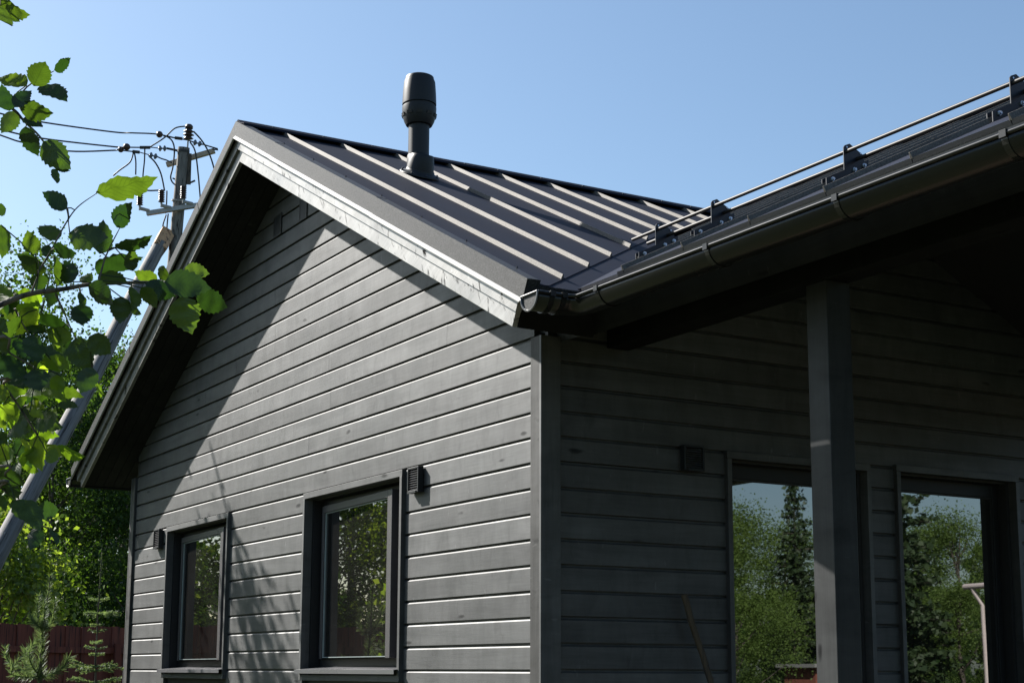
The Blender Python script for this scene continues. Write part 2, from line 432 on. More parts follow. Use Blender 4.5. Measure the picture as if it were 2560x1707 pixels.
while True:
    z0 = Z0 + PITCHB * k + .003
    if z0 > 4.55: break
    # the porch ceiling closes the wall top; planks stop inside the roof
    ya = .105; yb = YB - .1
    if z0 > 3.30: ya = max(.105, (z0 - 3.25) / MS - .25); yb = 2 * YR - ya + .1
    segs = [(ya, yb)]
    zc = z0 + PITCHB / 2
    for y0, y1, dz0, dz1 in DOORS:
        if dz0 < zc < dz1 + .03: segs = cut(segs, y0, y1)
    plank(porchw, z0, segs, PF, PAINT[1]); k += 1
# corner boards
MB().box(-.115, -.0225, -.02, .03, .25, 3.42).build('corner_board', CORNERP, house, bevel=.002)
MB().box(-.0215, 0, -.022, .104, .25, 3.42).build('corner_board', PAINT[2], house, bevel=.002)
MB().box(XL + .001, XL + .095, -.02, .03, .25, 3.42).build('corner_board', CORNERP, house, bevel=.002)
MB().box(XL - .022, XL, -.022, .104, .25, 3.42).build('corner_board', PAINT[2], house, bevel=.002)

# ---- windows: (u along the wall, d inwards, z)
def ring(fn, u0, u1, z0, z1, wl, wr, wb, wt, d0, d1):
    b = MB()
    def bx(a, bb, e, f_):
        v = [fn(d, z, u) for (u, d, z) in boxv(a, bb, d0, d1, e, f_)]; b.add(v, BOXF)
    bx(u0, u0 + wl, z0, z1); bx(u1 - wr, u1, z0, z1); bx(u0 + wl, u1 - wr, z0, z0 + wb); bx(u0 + wl, u1 - wr, z1 - wt, z1)
    return b
def pbox(name, fn, u0, u1, d0, d1, z0, z1, mat, parent, bevel=0.0):
    return mesh(name, [fn(d, z, u) for (u, d, z) in boxv(u0, u1, d0, d1, z0, z1)], BOXF, mat, parent, bevel=bevel)
def window(fn, u0, u1, z0, z1, axis, gable_win):
    cw = .042
    fr = ring(fn, u0 + cw + .012, u1 - cw - .012, z0 + .085, z1 - cw - .012, .05, .05, .07 if gable_win else .09, .05 if gable_win else .085, .115, .175).build('window', FRAMEM, house, bevel=.003)
    # casing proud of the planks
    pbox('casing_board', fn, u0, u1, -.024, .04, z1 - cw, z1, PAINT[axis], fr, .0015)
    pbox('casing_board', fn, u0, u0 + cw * .75, -.026, .04, z0, z1 - cw - .0008, PAINT[2], fr, .0015)
    pbox('casing_board', fn, u1 - cw * .75, u1, -.026, .04, z0, z1 - cw - .0008, PAINT[2], fr, .0015)
    pbox('casing_board', fn, u0 + cw * .75 + .001, u1 - cw * .75 - .001, -.022, .04, z0, z0 + .04, PAINT[axis], fr, .0015)
    # lining of the opening
    lm = FRAMEM if gable_win else DARKIN
    pbox('reveal_board', fn, u0 + .022, u0 + cw + .012, .0405, .2, z0 + .03, z1 - .03, lm, fr)
    pbox('reveal_board', fn, u1 - cw - .012, u1 - .022, .0405, .2, z0 + .03, z1 - .03, lm, fr)
    pbox('reveal_board', fn, u0 + cw + .0125, u1 - cw - .0125, .0405, .2, z1 - cw - .012, z1 - .015, lm, fr)
    pbox('reveal_board', fn, u0 + cw + .0125, u1 - cw - .0125, .0405, .2, z0 + .015, z0 + .072, lm, fr)
    iu0, iu1, iz0, iz1 = u0 + cw + .062, u1 - cw - .062, z0 + .155, z1 - cw - (.062 if gable_win else .097)
    if gable_win:
        hu, hd, an = iu0 - .02, .115, R(2.6)              # sash hung at its left edge and standing ajar
        def sf(d, z, u):
            du, dd = u - hu, d - hd
            return fn(hd + dd * math.cos(an) - du * math.sin(an), z, hu + du * math.cos(an) + dd * math.sin(an))
        su1 = iu1 - .15
        sash = ring(sf, iu0 - .015, su1, iz0 - .005, iz1 + .01, .04, .075, .0, .05, .09, .15).build('sash', SASHM, fr, bevel=.003)
        ring(sf, iu0 + .026, su1 - .077, iz0 + .002, iz1 - .042, .012, .006, .006, .006, .101, .112).build('glazing_bead', SEAL, fr)
        pbox('pane', sf, iu0 + .03, su1 - .08, .108, .12, iz0 + .004, iz1 - .045, GLASS, fr)
        # sheet-metal sill
        m = MB(); v, f = prism([(-.055, z0 + .075), (-.055, z0 + .048), (-.053, z0 + .048), (-.053, z0 + .073), (.115, z0 + .092), (.115, z0 + .094)], fn, u0 - .012, u1 - .012)
        m.add(v, f).build('sill', SILL, fr)
    else:
        ring(fn, iu0 - .002, iu1 + .002, iz0 - .002, iz1 + .002, .012, .012, .012, .012, .125, .15).build('glazing_bead', DARKIN, fr)
        pbox('pane', fn, iu0 + .004, iu1 - .004, .132, .145, iz0 + .004, iz1 - .004, GLASS, fr)
        pbox('handle', fn, iu1 + .012, iu1 + .03, .09, .115, 1.0, 1.12, BLACKST, fr)
    return fr
for a, b in WINS: window(GF, a, b, WZ0, WZ1, 0, True)
for y0, y1, z0, z1 in DOORS: window(PF, y0, y1, z0, z1, 1, False)

# ---- wall vents
def wall_vent(fn, u, z, w, h):
    o = ring(fn, u - w / 2, u + w / 2, z - h / 2, z + h / 2, .012, .012, .014, .012, -.042, -.003).build('wall_vent', BLACKPL, house, bevel=.002)
    pbox('back_plate', fn, u - w / 2 + .012, u + w / 2 - .012, -.012, -.004, z - h / 2 + .012, z + h / 2 - .012, BLACKPL, o)
    n = 9
    for i in range(n):
        zc = z - h / 2 + .018 + (h - .03) * (i + .5) / n
        v, f = prism([(-.038, zc - .006), (-.036, zc - .007), (-.016, zc + .004), (-.018, zc + .005)], fn, u - w / 2 + .0125, u + w / 2 - .0125)
        mesh('slat', v, f, SILL, o)
    pbox('lip', fn, u - w / 2 + .02, u + w / 2 - .02, -.05, -.043, z - h / 2 - .004, z - h / 2 + .008, BLACKPL, o)
wall_vent(GF, -6.69, 2.775, .16, .175); wall_vent(GF, -1.505, 2.775, .15, .16)
wall_vent(PF, .995, 2.81, .145, .145)
for x0, x1 in ((-4.10, -3.94), (-3.575, -3.43)):
    o = ring(GF, x0, x1, 4.965, 5.14, .012, .012, .012, .012, -.006, 0).build('gable_vent', DARKIN, house)
    pbox('mesh_plate', GF, x0 + .012, x1 - .012, -.004, -.001, 4.977, 5.128, BLACKPL, o)

# ---- roof decking
dk = MB()
YV = [(-.40, .085), (.085, 4.75), (4.75, YB + .4)]
for i, (y0, y1) in enumerate(YV): dk.add(*slab(MR, 0, (4.775 if i != 1 else (-.07 - XC) / c_), -.02, -.236, y0 + (.001 if i else 0), y1, True))
dk.add(*slab(ML, 0, 4.775, -.02, -.236, -.40, YB + .4, True))
roof = dk.build('roof', DARKIN, house)
wd = MB(); wd.add(*slab(WF, 0, LW - .135, -.02, -.25, -.019, XE, True)); wd.add(*slab(WB, 0, LW - .135, -.02, -.25, -.019, XE, True))
wroof = wd.build('porch_roof', DARKIN, house)

AX = lambda x: (x - XC) / c_
def xe(y):
    v = .24 - y if y <= YR else .24 - (2 * YR - y)
    return min(.55, v)
ribs = [-.09 + .4765 * i for i in range(18)]
edges = [-.37] + ribs + [YB + .37]
for y0, y1 in zip(edges[:-1], edges[1:]):
    lo = [(.10, y0), (AX(xe(y0)), y0)]
    for yy in (-.31, YR, 2 * YR + .31):
        if y0 < yy < y1: lo.append((AX(xe(yy)), yy))
    lo += [(AX(xe(y1)), y1), (.10, y1)]
    mesh('roof_panel', *polyslab(MR, lo, -.015, 0), ROOF, roof)
    mesh('roof_panel', *polyslab(ML, [(.10, y0), (LM, y0), (LM, y1), (.10, y1)], -.015, 0), ROOF, roof)
def rib(fr, a0, a1, w, parent):
    v, f = prism([(w - .008, -.001), (w - .003, .0265), (w + .003, .0265), (w + .008, -.001)], lambda p, q, a: fr(a, q, p), a0, a1)
    mesh('seam_rib', v, f, RIBM, parent, bevel=.0015)
for y in ribs:
    rib(MR, .085, AX(xe(y)) - .004, y, roof); rib(ML, .085, LM - .01, y, roof)
# valley flashing (two folds meeting on the valley line)
XI, YI = .55, -.12                                    # inner corner of the eaves
def mainpt(x, y, n=0.0): return MR(AX(x), n, y)
def wingpt(x, y, n=0.0): return WF((YR - y) / c_, n, x)
xr_ = XI - (YR - YI)
vf = MB()
for n0, n1 in ((-.012, -.005),):
    P1 = [(XI, YI + .03), (xr_ + .03, YR), (xr_ - .25, YR), (XI, -.37)]
    vf.add([mainpt(x, y, n0) for x, y in P1] + [mainpt(x, y, n1) for x, y in P1], BOXF)
    P2 = [(XI - .03, YI), (xr_ - .03, YR), (xr_ + .42, YR), (XI + .42, YI)]
    vf.add([wingpt(x, y, n0) for x, y in P2] + [wingpt(x, y, n1) for x, y in P2], BOXF)
vf.build('valley_flashing', ROOF, roof)
# eave drip edges
v, f = prism([(0, -.016), (0, -.006), (.012, -.006), (.016, -.05), (.013, -.05), (.008, -.016)], lambda p, q, w: MR(LM - .006 + p, q, w), -.37, -.12)
mesh('drip_edge', v, f, FLASH, roof)
v, f = prism([(0, -.018), (0, -.006), (.012, -.006), (.018, -.03), (.014, -.03), (.008, -.018)], lambda p, q, w: WF(LW - .006 + p, q, w), XI + .01, XE)
mesh('drip_edge', v, f, BLACKST, wroof)  # black colour stands in for the shadow gap under the eave edge
# wing panels and ribs
wr = [.459 + .491 * i for i in range(11)]
wr = [x for x in wr if x < XE - .1]
vx = lambda y: .77 - y                                 # left edge of the wing panels
wedge = [.0] + wr + [XE - .02]
wpan = [-1.6, -1.05, -.55, -.03] + wr + [XE - .02]
for x0, x1 in zip(wpan[:-1], wpan[1:]):
    ye = lambda x: max(-.125, .77 - x)
    poly = [((YR - ye(x0)) / c_, x0)]
    if x0 < .895 < x1: poly.append(((YR + .125) / c_, .895))
    poly += [((YR - ye(x1)) / c_, x1), (.06, x1), (.06, x0)]
    mesh('roof_panel', *polyslab(WF, poly, -.004, .004), ROOF, wroof)
    poly = [(a, w) for a, w in poly]
    mesh('roof_panel', *polyslab(WB, poly, -.004, .004), ROOF, wroof)
for x in [-1.05, -.55, -.03] + wr:
    a1 = (YR - max(-.128, .77 - x)) / c_
    rib(WF, .05, a1, x, wroof); rib(WB, .05, a1, x, wroof)
for x0, x1 in zip([.895] + wr[1:], wr[1:] + [XE - .02]):      # folded lower edge of each wing panel
    v, f = prism([(-.004, .004), (.004, .004), (.006, -.016), (.001, -.018), (-.004, -.004)], lambda p, q, w: WF(LW + .004 + p, q, w), x0 + .002, x1 - .002)
    mesh('panel_hem', v, f, BLACKST, wroof)  # hem coloured black to imitate shade on the fold

# ridge caps
def ridge_cap(fn, w0, w1, parent):
    pr = [(0, .044), (.055, .004), (.138, -.024), (.142, -.042), (.139, -.042), (.135, -.028), (.053, -.001), (0, .038),
          (-.053, -.001), (-.135, -.028), (-.139, -.042), (-.142, -.042), (-.138, -.024), (-.055, .004)]
    v, f = prism(pr, fn, w0, w1); mesh('ridge_cap', v, f, ROOF, parent)
y = -.43; i = 0
while y < YB:
    dz = .0015 * (i % 2)
    ridge_cap(lambda p, q, w: (XC + p * (1 + dz * 2), w, ZR + q + dz), y, min(y + 2.02, YB + .43), roof)
    for yy in np.arange(y + .25, y + 2, .42):
        v, f = lathe([(.008, 0), (.008, .004), (.005, .009)], 6, (XC + .115, yy, ZR - .012), (s_, 0, c_)); mesh('screw', v, f, BLACKST, roof)
    y += 2.0; i += 1
ridge_cap(lambda p, q, w: (w, YR + p, ZW + q), xr_ - .1, XE, wroof)

# verge flashing, rake boards, soffit boards
VL = [(-.4445, -.0805), (-.463, -.099), (-.460, -.104), (-.4385, -.0865)]
VP = [(-.444, .025), (-.444, -.083), (-.438, -.083), (-.438, 0), (-.372, 0), (-.372, .025)]
def extr(fr, prof, a0, a1, mitre):
    n = len(prof)
    v = [fr((-q * MS if mitre else a0), q, p) for p, q in prof] + [fr(a1, q, p) for p, q in prof]
    f = [tuple(range(n)), tuple(range(2 * n - 1, n - 1, -1))] + [(i, (i + 1) % n, n + (i + 1) % n, n + i) for i in range(n)]
    return v, f
for fr in (MR, ML):
    js = [0, .93, 2.88, LM + .012]
    for i in range(3):
        off = .003 * i
        mesh('drip_lip', *extr(fr, [(p - off, q - off * .5) for p, q in VL], js[i] + .002, js[i + 1] - .002, i == 0), LIP_GLINT, roof)
        mesh('verge_flashing', *extr(fr, [(p - off, q - off * .5) for p, q in VP], js[i] + .002, js[i + 1] - .002, i == 0), FLASH, roof)
    for a in np.arange(.32, LM, .62):
        v, f = lathe([(.005, 0), (.005, .004), (.003, .010)], 6, fr(a, .024, -.378), (0, 0, 1)); mesh('screw', v, f, BLACKST, roof)
    mesh('verge_end', *extr(fr, [(-.443, .024), (-.443, -.08), (-.373, -.08), (-.373, .024)], LM + .0125, LM + .014, False), FLASH, roof)
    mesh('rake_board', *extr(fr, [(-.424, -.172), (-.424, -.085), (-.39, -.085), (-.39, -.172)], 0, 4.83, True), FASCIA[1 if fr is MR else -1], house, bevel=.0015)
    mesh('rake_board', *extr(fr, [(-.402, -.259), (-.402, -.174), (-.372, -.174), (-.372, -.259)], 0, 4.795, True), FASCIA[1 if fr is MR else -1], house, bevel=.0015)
    y = -.371
    while y < .02:
        v, f = extr(fr, [(y, -.252), (y, -.237), (y + .088, -.237), (y + .088, -.252)], 0, 4.774, True)
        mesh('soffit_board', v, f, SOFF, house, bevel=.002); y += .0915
# eave boards
mesh('eave_board', *slab(MR, 4.776, 4.805, -.03, -.259, -.370, .09), BEAMP, house)
mesh('eave_board', *slab(MR, 4.776, 4.805, -.03, -.259, 4.75, YB + .37), BEAMP, house)
mesh('eave_board', *slab(ML, 4.776, 4.805, -.03, -.259, -.370, YB + .37), BEAMP, house)
mesh('eave_board', *slab(WF, LW - .134, LW - .105, -.03, -.265, .33, XE), BEAMP, house)
mesh('eave_board', *slab(WB, LW - .134, LW - .105, -.03, -.265, .33, XE), BEAMP, house)
mesh('rake_board', *slab(WF, 0, LW - .13, -.02, -.26, XE + .001, XE + .03, True), PAINT[1], house)
mesh('rake_board', *slab(WB, 0, LW - .13, -.02, -.26, XE + .001, XE + .03, True), PAINT[1], house)

# porch beam, posts, deck
for y0, y1 in ((.424, .570), (4.27, 4.416)):
    MB().box(-.02, XE - .02, y0, y1, 3.395, 3.52).build('porch_beam', BEAMP, house, bevel=.003)
    for x0 in ((1.657, XE - .3) if y0 < 1 else (XE - .3,)):
        MB().box(x0, x0 + .142, y0 + .001, y1 - .001, .3, 3.394).build('porch_post', POSTP, house, bevel=.004)
MB().box(.02, XE - .05, -.05, 4.9, .18, .3).build('porch_deck', weathered('deck_wood', 0, (.12, .09, .06), (.2, .15, .1)), house)

# gutters
def gutter_path(path, r, parent_name, name='gutter'):
    """half-round trough swept along a level path"""
    P = [Vector(p) for p in path]; m = len(P); ns = 12; V = []; F = []
    prof = []
    for i in range(ns + 1):
        th = math.pi + math.pi * i / ns; prof.append((r * math.cos(th), r * math.sin(th)))
    inner = [(x * (1 - .004 / r), z * (1 - .004 / r)) for x, z in reversed(prof)]
    pts = prof + inner
    for i, p in enumerate(P):
        d0 = (P[i] - P[i - 1]).normalized() if i else (P[1] - P[0]).normalized()
        d1 = (P[i + 1] - P[i]).normalized() if i < m - 1 else d0
        n0 = Vector((d0.y, -d0.x, 0)); n1 = Vector((d1.y, -d1.x, 0)); nn = (n0 + n1); nn = nn / nn.dot(n0) if nn.length > 1e-4 else n0
        for x, z in pts: V.append(p + nn * x + Vector((0, 0, z)))
    n = len(pts)
    for i in range(m - 1):
        for k in range(n): F.append((i * n + k, i * n + (k + 1) % n, (i + 1) * n + (k + 1) % n, (i + 1) * n + k))
    F.append(tuple(range(n))); F.append(tuple((m - 1) * n + k for k in range(n)))
    g_ = mesh(name, V, F, GUTTER, house, smooth=True)
    return g_
GZ, GR = 3.458, .077
pc = [(.60, -.455, GZ), (.60, -.26, GZ)] + [(.60 + .10 * (1 - math.cos(t)), -.26 + .10 * math.sin(t), GZ) for t in (R(20), R(45), R(70))] + [(.70, -.16, GZ), (XE + .02, -.16, GZ)]
gut = gutter_path(pc, GR, house)
# rolled outer bead along the right-hand (outer) rim
bead = [(.60 + GR, -.452, GZ + .004), (.60 + GR, -.285, GZ + .004)] + [(.70 - .022 * math.cos(t), -.26 + .022 * math.sin(t), GZ + .004) for t in (R(10), R(50), R(90))] + [(XE, -.16 - GR, GZ + .004)]
bead[2:5] = [(.683, -.262, GZ + .004), (.695, -.247, GZ + .004), (.712, -.2385, GZ + .004)]
bead[-1] = (XE, -.237, GZ + .004)
mesh('bead', *tube(bead, .0095, 8), GUTTER, gut, smooth=True)
# end cap: half disc with a rim
cp = [(GR * math.cos(math.pi + math.pi * i / 14), GR * math.sin(math.pi + math.pi * i / 14)) for i in range(15)]
mesh('end_cap', *prism([(x * .97, z * .97) for x, z in cp], lambda p, q, w: (.60 + p, w, GZ + q), -.452, -.449), FLASH, gut)
rim = [(.60 + x * 1.03, -.458, GZ + z * 1.03) for x, z in cp]
rim = rim + [(.60 + GR * 1.03, -.458, GZ + .006), (.60 - GR * 1.03, -.458, GZ + .006), rim[0]]
mesh('cap_rim', *tube(rim, .0055, 6), SILL, gut)
def strap(fn, parent, s=1.0):
    pts = [fn(x * 1.06, z * 1.06) for x, z in cp]
    V = []; F = []
    for i, (x, z) in enumerate(cp):
        for k_, (rr, ww) in enumerate(((1.02, -.014), (1.07, -.014), (1.07, .014), (1.02, .014))): V.append(fn(x * rr, z * rr, ww))
    for i in range(len(cp) - 1):
        for k_ in range(4): F.append((i * 4 + k_, i * 4 + (k_ + 1) % 4, (i + 1) * 4 + (k_ + 1) % 4, (i + 1) * 4 + k_))
    F.append((0, 1, 2, 3)); n = (len(cp) - 1) * 4; F.append((n, n + 1, n + 2, n + 3))
    mb = MB(); mb.add(V, F)
    e = cp[-1]
    v = [fn(p, q, w) for p, w, q in boxv(e[0] - .003, e[0] + .014, -.0155, .0155, -.012, .016)]
    mb.add(v, BOXF); mb.build('bracket', GUTTER, parent)
for x in (.883, 1.766, 2.607, 3.47, 4.33, 5.2):
    strap(lambda p, q, w=0, x=x: (x + w, -.16 - p, GZ + q), gut)
for y in (-.37, -.30):
    strap(lambda p, q, w=0, y=y: (.60 + p, y + w, GZ + q), gut)
gl = gutter_path([(2 * XC - .60, YB + .45, GZ), (2 * XC - .60, -.455, GZ)], GR, house)
rim = [(2 * XC - .60 + x * 1.03, -.458, GZ + z * 1.03) for x, z in cp]; rim += [(2 * XC - .60 + GR, -.458, GZ + .006), (2 * XC - .60 - GR, -.458, GZ + .006), rim[0]]
mesh('cap_rim', *tube(rim, .0055, 6), SILL, gl)
mesh('end_cap', *prism([(x * .97, z * .97) for x, z in cp], lambda p, q, w: (2 * XC - .60 + p, w, GZ + q), -.452, -.449), FLASH, gl)
gr_ = gutter_path([(XE + .02, 2 * YR + .16, GZ), (.70, 2 * YR + .16, GZ)], GR, house)
# white lantern under the left eave, on the far side wall
lv, lf = lathe([(.03, 0), (.045, .02), (.05, .1), (.045, .22), (.02, .24)], 14, (XL - .075, .12, 2.86)); mesh('side_lantern', lv, lf, LAMP, house, smooth=True)

# ---- snow guard on the porch roof
roofz = lambda y: ZW - MS * (YR - y)
upper = [(.23, .432, roofz(.432) + .132), (XE - .15, .432, roofz(.432) + .132)]
sg = mesh('snow_guard', *tube(upper, .0095, 10), PIPE, house, smooth=True)
lower = [(.285, .495, roofz(.495) + .075), (XE - .15, .495, roofz(.495) + .075)]
mesh('pipe', *tube(lower, .0095, 10), PIPE, sg, smooth=True)
for x in (.459, .95, 1.941, 2.923, 3.905, 4.887):
    z = lambda y, h: roofz(y) + h
    br = MB(); pts = [(.414, .03), (.414, .158), (.422, .165), (.452, .163), (.53, .085), (.545, .03)]
    br.add(*prism(pts, lambda p, q, w: (w, p, roofz(p) + q), x + .010, x + .014))
    pl = br.build('bracket', BLACKST, sg)
    cb = MB(); cb.add(*prism([(.30, .006), (.30, .05), (.56, .05), (.56, .006)], lambda p, q, w: (w, p, roofz(p) + q), x + .0145, x + .0185))
    cb.add(*prism([(.30, .006), (.30, .05), (.56, .05), (.56, .006)], lambda p, q, w: (w, p, roofz(p) + q), x - .0145, x - .0105))
    cb.build('clamp', BLACKST, sg)
    for yb_ in (.335, .47, .53):
        mesh('bolt', *lathe([(.011, 0), (.011, .006), (.007, .006), (.007, .014)], 6, (x + .0185, yb_, roofz(yb_) + .03), (1, 0, 0)), ZINC, sg)
    for yb_, h in ((.432, .152), (.418 + .01, .045), (.515, .095)):
        mesh('bolt', *lathe([(.0045, 0), (.0045, .004)], 8, (x + .014, yb_, roofz(yb_) + h), (1, 0, 0)), ZINC, sg)

# ---- roof vent pipe
B0 = Vector((-2.77, .60, 0))
vp = mesh('vent_pipe', *lathe([(.078, 5.20), (.078, 5.63)], 32, B0), BLACKPL, house, smooth=True)
vc = [(.06, 5.587), (.097, 5.595), (.113, 5.627), (.125, 5.672), (.128, 5.727), (.127, 5.739), (.117, 5.741), (.117, 5.753), (.127, 5.755), (.127, 5.767), (.1235, 5.847), (.117, 5.929), (.115, 5.939), (.109, 5.941), (.108, 5.957), (.104, 5.971), (.09, 5.979), (.0, 5.981)]
cap = mesh('cap', *lathe(vc, 40, B0), BLACKPL, vp, smooth=True)
cap.data.polygons.foreach_set('use_smooth', [True] * len(cap.data.polygons))
es = cap.modifiers.new('split', 'EDGE_SPLIT'); es.split_angle = R(35)
for k in range(10):
    th = 2 * math.pi * (k + .3) / 10
    for zc, rr, hh in ((5.667, .1245, .011),):
        ca, sa = math.cos(th), math.sin(th)
        v = []
        for (p, q, h) in boxv(-.022, .022, -.004, .004, -hh, hh):
            rad_ = rr + q + h * .35
            v.append((B0.x + rad_ * ca - p * sa, B0.y + rad_ * sa + p * ca, zc + h))
        mesh('slot', v, BOXF, DARKIN, cap)
v = [(B0.x + .124 * math.cos(R(238)) + p * .52, B0.y + .124 * math.sin(R(238)) - p * .85, z) for p, q, z in ((-.004, 0, 5.79), (.004, 0, 5.79), (.004, 0, 5.965), (-.004, 0, 5.965))]
col_ = mesh('collar', *lathe([(.0785, 5.19), (.085, 5.20), (.086, 5.352), (.082, 5.362), (.0785, 5.363)], 32, B0), BLACKPL, vp, smooth=True)
ax = Vector((s_, 0, c_)); bz = ZR - MS * (B0.x - XC)
dome = [(.104, .0), (.102, .03), (.098, .07), (.092, .11), (.085, .135), (.08, .142)]
mesh('dome', *lathe(dome, 32, (B0.x + .02, B0.y, bz + .01), (s_ * .6, 0, c_)), BLACKPL, vp, smooth=True)
mesh('flange', *lathe([(.15, .0), (.15, .008), (.138, .014), (.108, .024), (.104, .04)], 32, (B0.x + .02, B0.y, bz + .002), ax), BLACKPL, vp, smooth=True)
for k in range(8):
    th = 2 * math.pi * k / 8; a_ = ax.orthogonal().normalized(); b_ = ax.cross(a_)
    mesh('screw', *lathe([(.009, 0), (.009, .008), (.005, .014)], 6, Vector((B0.x + .02, B0.y, bz + .012)) + .14 * (math.cos(th) * a_ + math.sin(th) * b_), ax), BLACKST, vp)

# ------------------------------------------------------------------ stick against the porch wall
sp = [Vector((.03, .90, 2.03)), Vector((.10, 1.0, 1.6)), Vector((.20, 1.13, 1.0)), Vector((.32, 1.26, .31))]
sp = spline(sp, 5)
st = mesh('wooden_stick', *tube([p + Vector((random.uniform(-.004, .004), random.uniform(-.004, .004), 0)) for p in sp], [.019 - .003 * i / len(sp) for i in range(len(sp))], 9), STICKW, smooth=True)
tag(st, 'old brown wooden stick leaning on the shaded porch wall', 'stick')

# ------------------------------------------------------------------ fence
fence = empty('board_fence', (-13.2, 0, 0))
tag(fence, 'dark red board fence with horizontal rails behind the two saplings', 'fence')
FA, FB_ = Vector((-14.35, 3.1, 0)), Vector((-10.9, -6.0, 0)); fd = (FB_ - FA).normalized(); fn_ = Vector((fd.y, -fd.x, 0))
if fn_.x < 0: fn_ = -fn_
L = (FB_ - FA).length; nb = int(L / .122)
bv = boxv(-.0575, .0575, -.01, .01, .08, 2.17)
bme = bpy.data.meshes.new('board'); bme.from_pydata(bv, [], BOXF); bme.materials.append(FENCEW)
ang = math.atan2(fd.y, fd.x)
for i in range(nb):
    p = FA + fd * (i * .122 + .06)
    o = bpy.data.objects.new('board', bme); COL.objects.link(o); o.parent = fence
    o.location = p - fence.location - fn_ * (.014 * (i % 2)) + Vector((0, 0, random.uniform(-.012, .012))); o.rotation_euler = (0, 0, ang); o.scale = (random.uniform(1.04, 1.055), random.uniform(.9, 1.3), 1)
for z in (.5, 1.82):
    a = FA + fn_ * .03 - fence.location; b = FB_ + fn_ * .03 - fence.location
    m = MB(); m.add([a + fn_ * d + Vector((0, 0, zz)) + fd * e for (e, d, zz) in ((0, -.018, z), (0, .03, z), (0, .03, z + .08), (0, -.018, z + .08))] + [b + fn_ * d + Vector((0, 0, zz)) for (d, zz) in ((-.018, z), (.03, z), (.03, z + .08), (-.018, z + .08))], [(0, 1, 2, 3), (7, 6, 5, 4), (0, 4, 5, 1), (1, 5, 6, 2), (2, 6, 7, 3), (3, 7, 4, 0)])
    m.build('rail', FENCEW, fence)
for t in np.arange(1.55, L, 2.5):
    p = FA + fd * t + fn_ * .09 - fence.location
    MB().box(p.x - .04, p.x + .04, p.y - .04, p.y + .04, 0, 1.95).build('post', FENCEW, fence)

# ------------------------------------------------------------------ utility pole
PD = 24.0
z8 = lambda x, y, d=PD: at(280 + x / 4.356, 280 + y / 4.356, d)
ptop, plow = z8(783, 388), z8(715, 1150)
pdir = (plow - ptop).normalized(); pbase = ptop + pdir * (ptop.z / -pdir.z)
pole = empty('utility_pole', pbase)
tag(pole, 'weathered wooden utility pole with a leaning brace and black insulators', 'utility pole')
def pp(name, vf_, mat, smooth=False, parent=None):
    v, f = vf_
    return mesh(name, [Vector(p) - pole.location for p in v], f, mat, parent or pole, smooth=smooth)
n_ = 10; pth = [pbase.lerp(ptop, i / n_) for i in range(n_ + 1)]
pp('post', tube(pth, [.125 - .035 * i / n_ for i in range(n_ + 1)], 16), POLEW, True)
bt, bl = at(402, 612, 23.8), at(42, 1300, 20.0); bd = (bl - bt).normalized(); bb = bt + bd * (bt.z / -bd.z)
pth = [bt.lerp(bb, i / 12) for i in range(13)]
bl_ = (bb - bt).length
bo_ = mesh('brace', *tube([(.012 * math.sin(i * 1.1), .012 * math.cos(i * .9), -bl_ * i / 12) for i in range(13)], [.104 + .030 * i / 12 for i in range(13)], 16), POLEW, pole, smooth=True)
bo_.location = bt - pole.location; bo_.rotation_euler = (-bd).to_track_quat('Z', 'Y').to_euler()
bt2 = bt - bd * .15
pp('brace_head', tube([bt - bd * .28 + Vector((0, 0, 0)), bt + bd * .1], [.15, .15], 4), FRESHW)
def beam(a, b, w, h):
    a, b = Vector(a), Vector(b); t = (b - a).normalized(); up = Vector((0, 0, 1)); sd = t.cross(up).normalized(); up = sd.cross(t)
    v = []
    for p in (a, b):
        for i, j in ((-1, -1), (1, -1), (1, 1), (-1, 1)): v.append(p + sd * w * i / 2 + up * h * j / 2)
    return v, BOXF
toward = -_f * .14
pp('crossarm', beam(z8(575, 562) + _f * .13, z8(1100, 408) + _f * .13, .07, .07), ARMW)
pp('crossarm', beam(z8(402, 1118) + toward, z8(950, 1030) + toward, .07, .065), GREYMET)
pp('strut_block', beam(z8(845, 455), z8(835, 790), .06, .06), BARK)
pp('step', beam(z8(820, 785), z8(905, 748), .03, .02), WIRE)
pp('step', beam(z8(660, 722), z8(720, 748), .02, .02), WIRE)
pp('band', lathe([(.108, -.012), (.108, .012)], 16, z8(722, 968), -pdir), GREYMET)
pp('cap_band', lathe([(.096, -.02), (.096, .02)], 16, z8(778, 430), -pdir), WIRE)
def disc_stack(name, base, top, radii, mat, core=.03):
    base, top = Vector(base), Vector(top); d = top - base; h = d.length; n = len(radii); pr = [(core, 0)]
    for i, r__ in enumerate(radii):
        z0, z1 = h * i / n, h * (i + 1) / n
        pr += [(core, z0 + .01 * 0), (r__, z0 + (z1 - z0) * .25), (r__, z0 + (z1 - z0) * .45), (core, z0 + (z1 - z0) * .8)]
    pr.append((core, h)); return pp(name, lathe(pr, 14, base, d), mat, True)
pp('pin', tube([z8(822, 400), z8(830, 290)], .014, 6), GREYMET)
disc_stack('insulator', z8(832, 302), z8(838, 190), [.075, .085, .082], INSUL, .045)
pp('insulator_head', lathe([(.03, 0), (.06, .01), (.062, .05), (.04, .075)], 14, z8(838, 190)), INSUL, True)
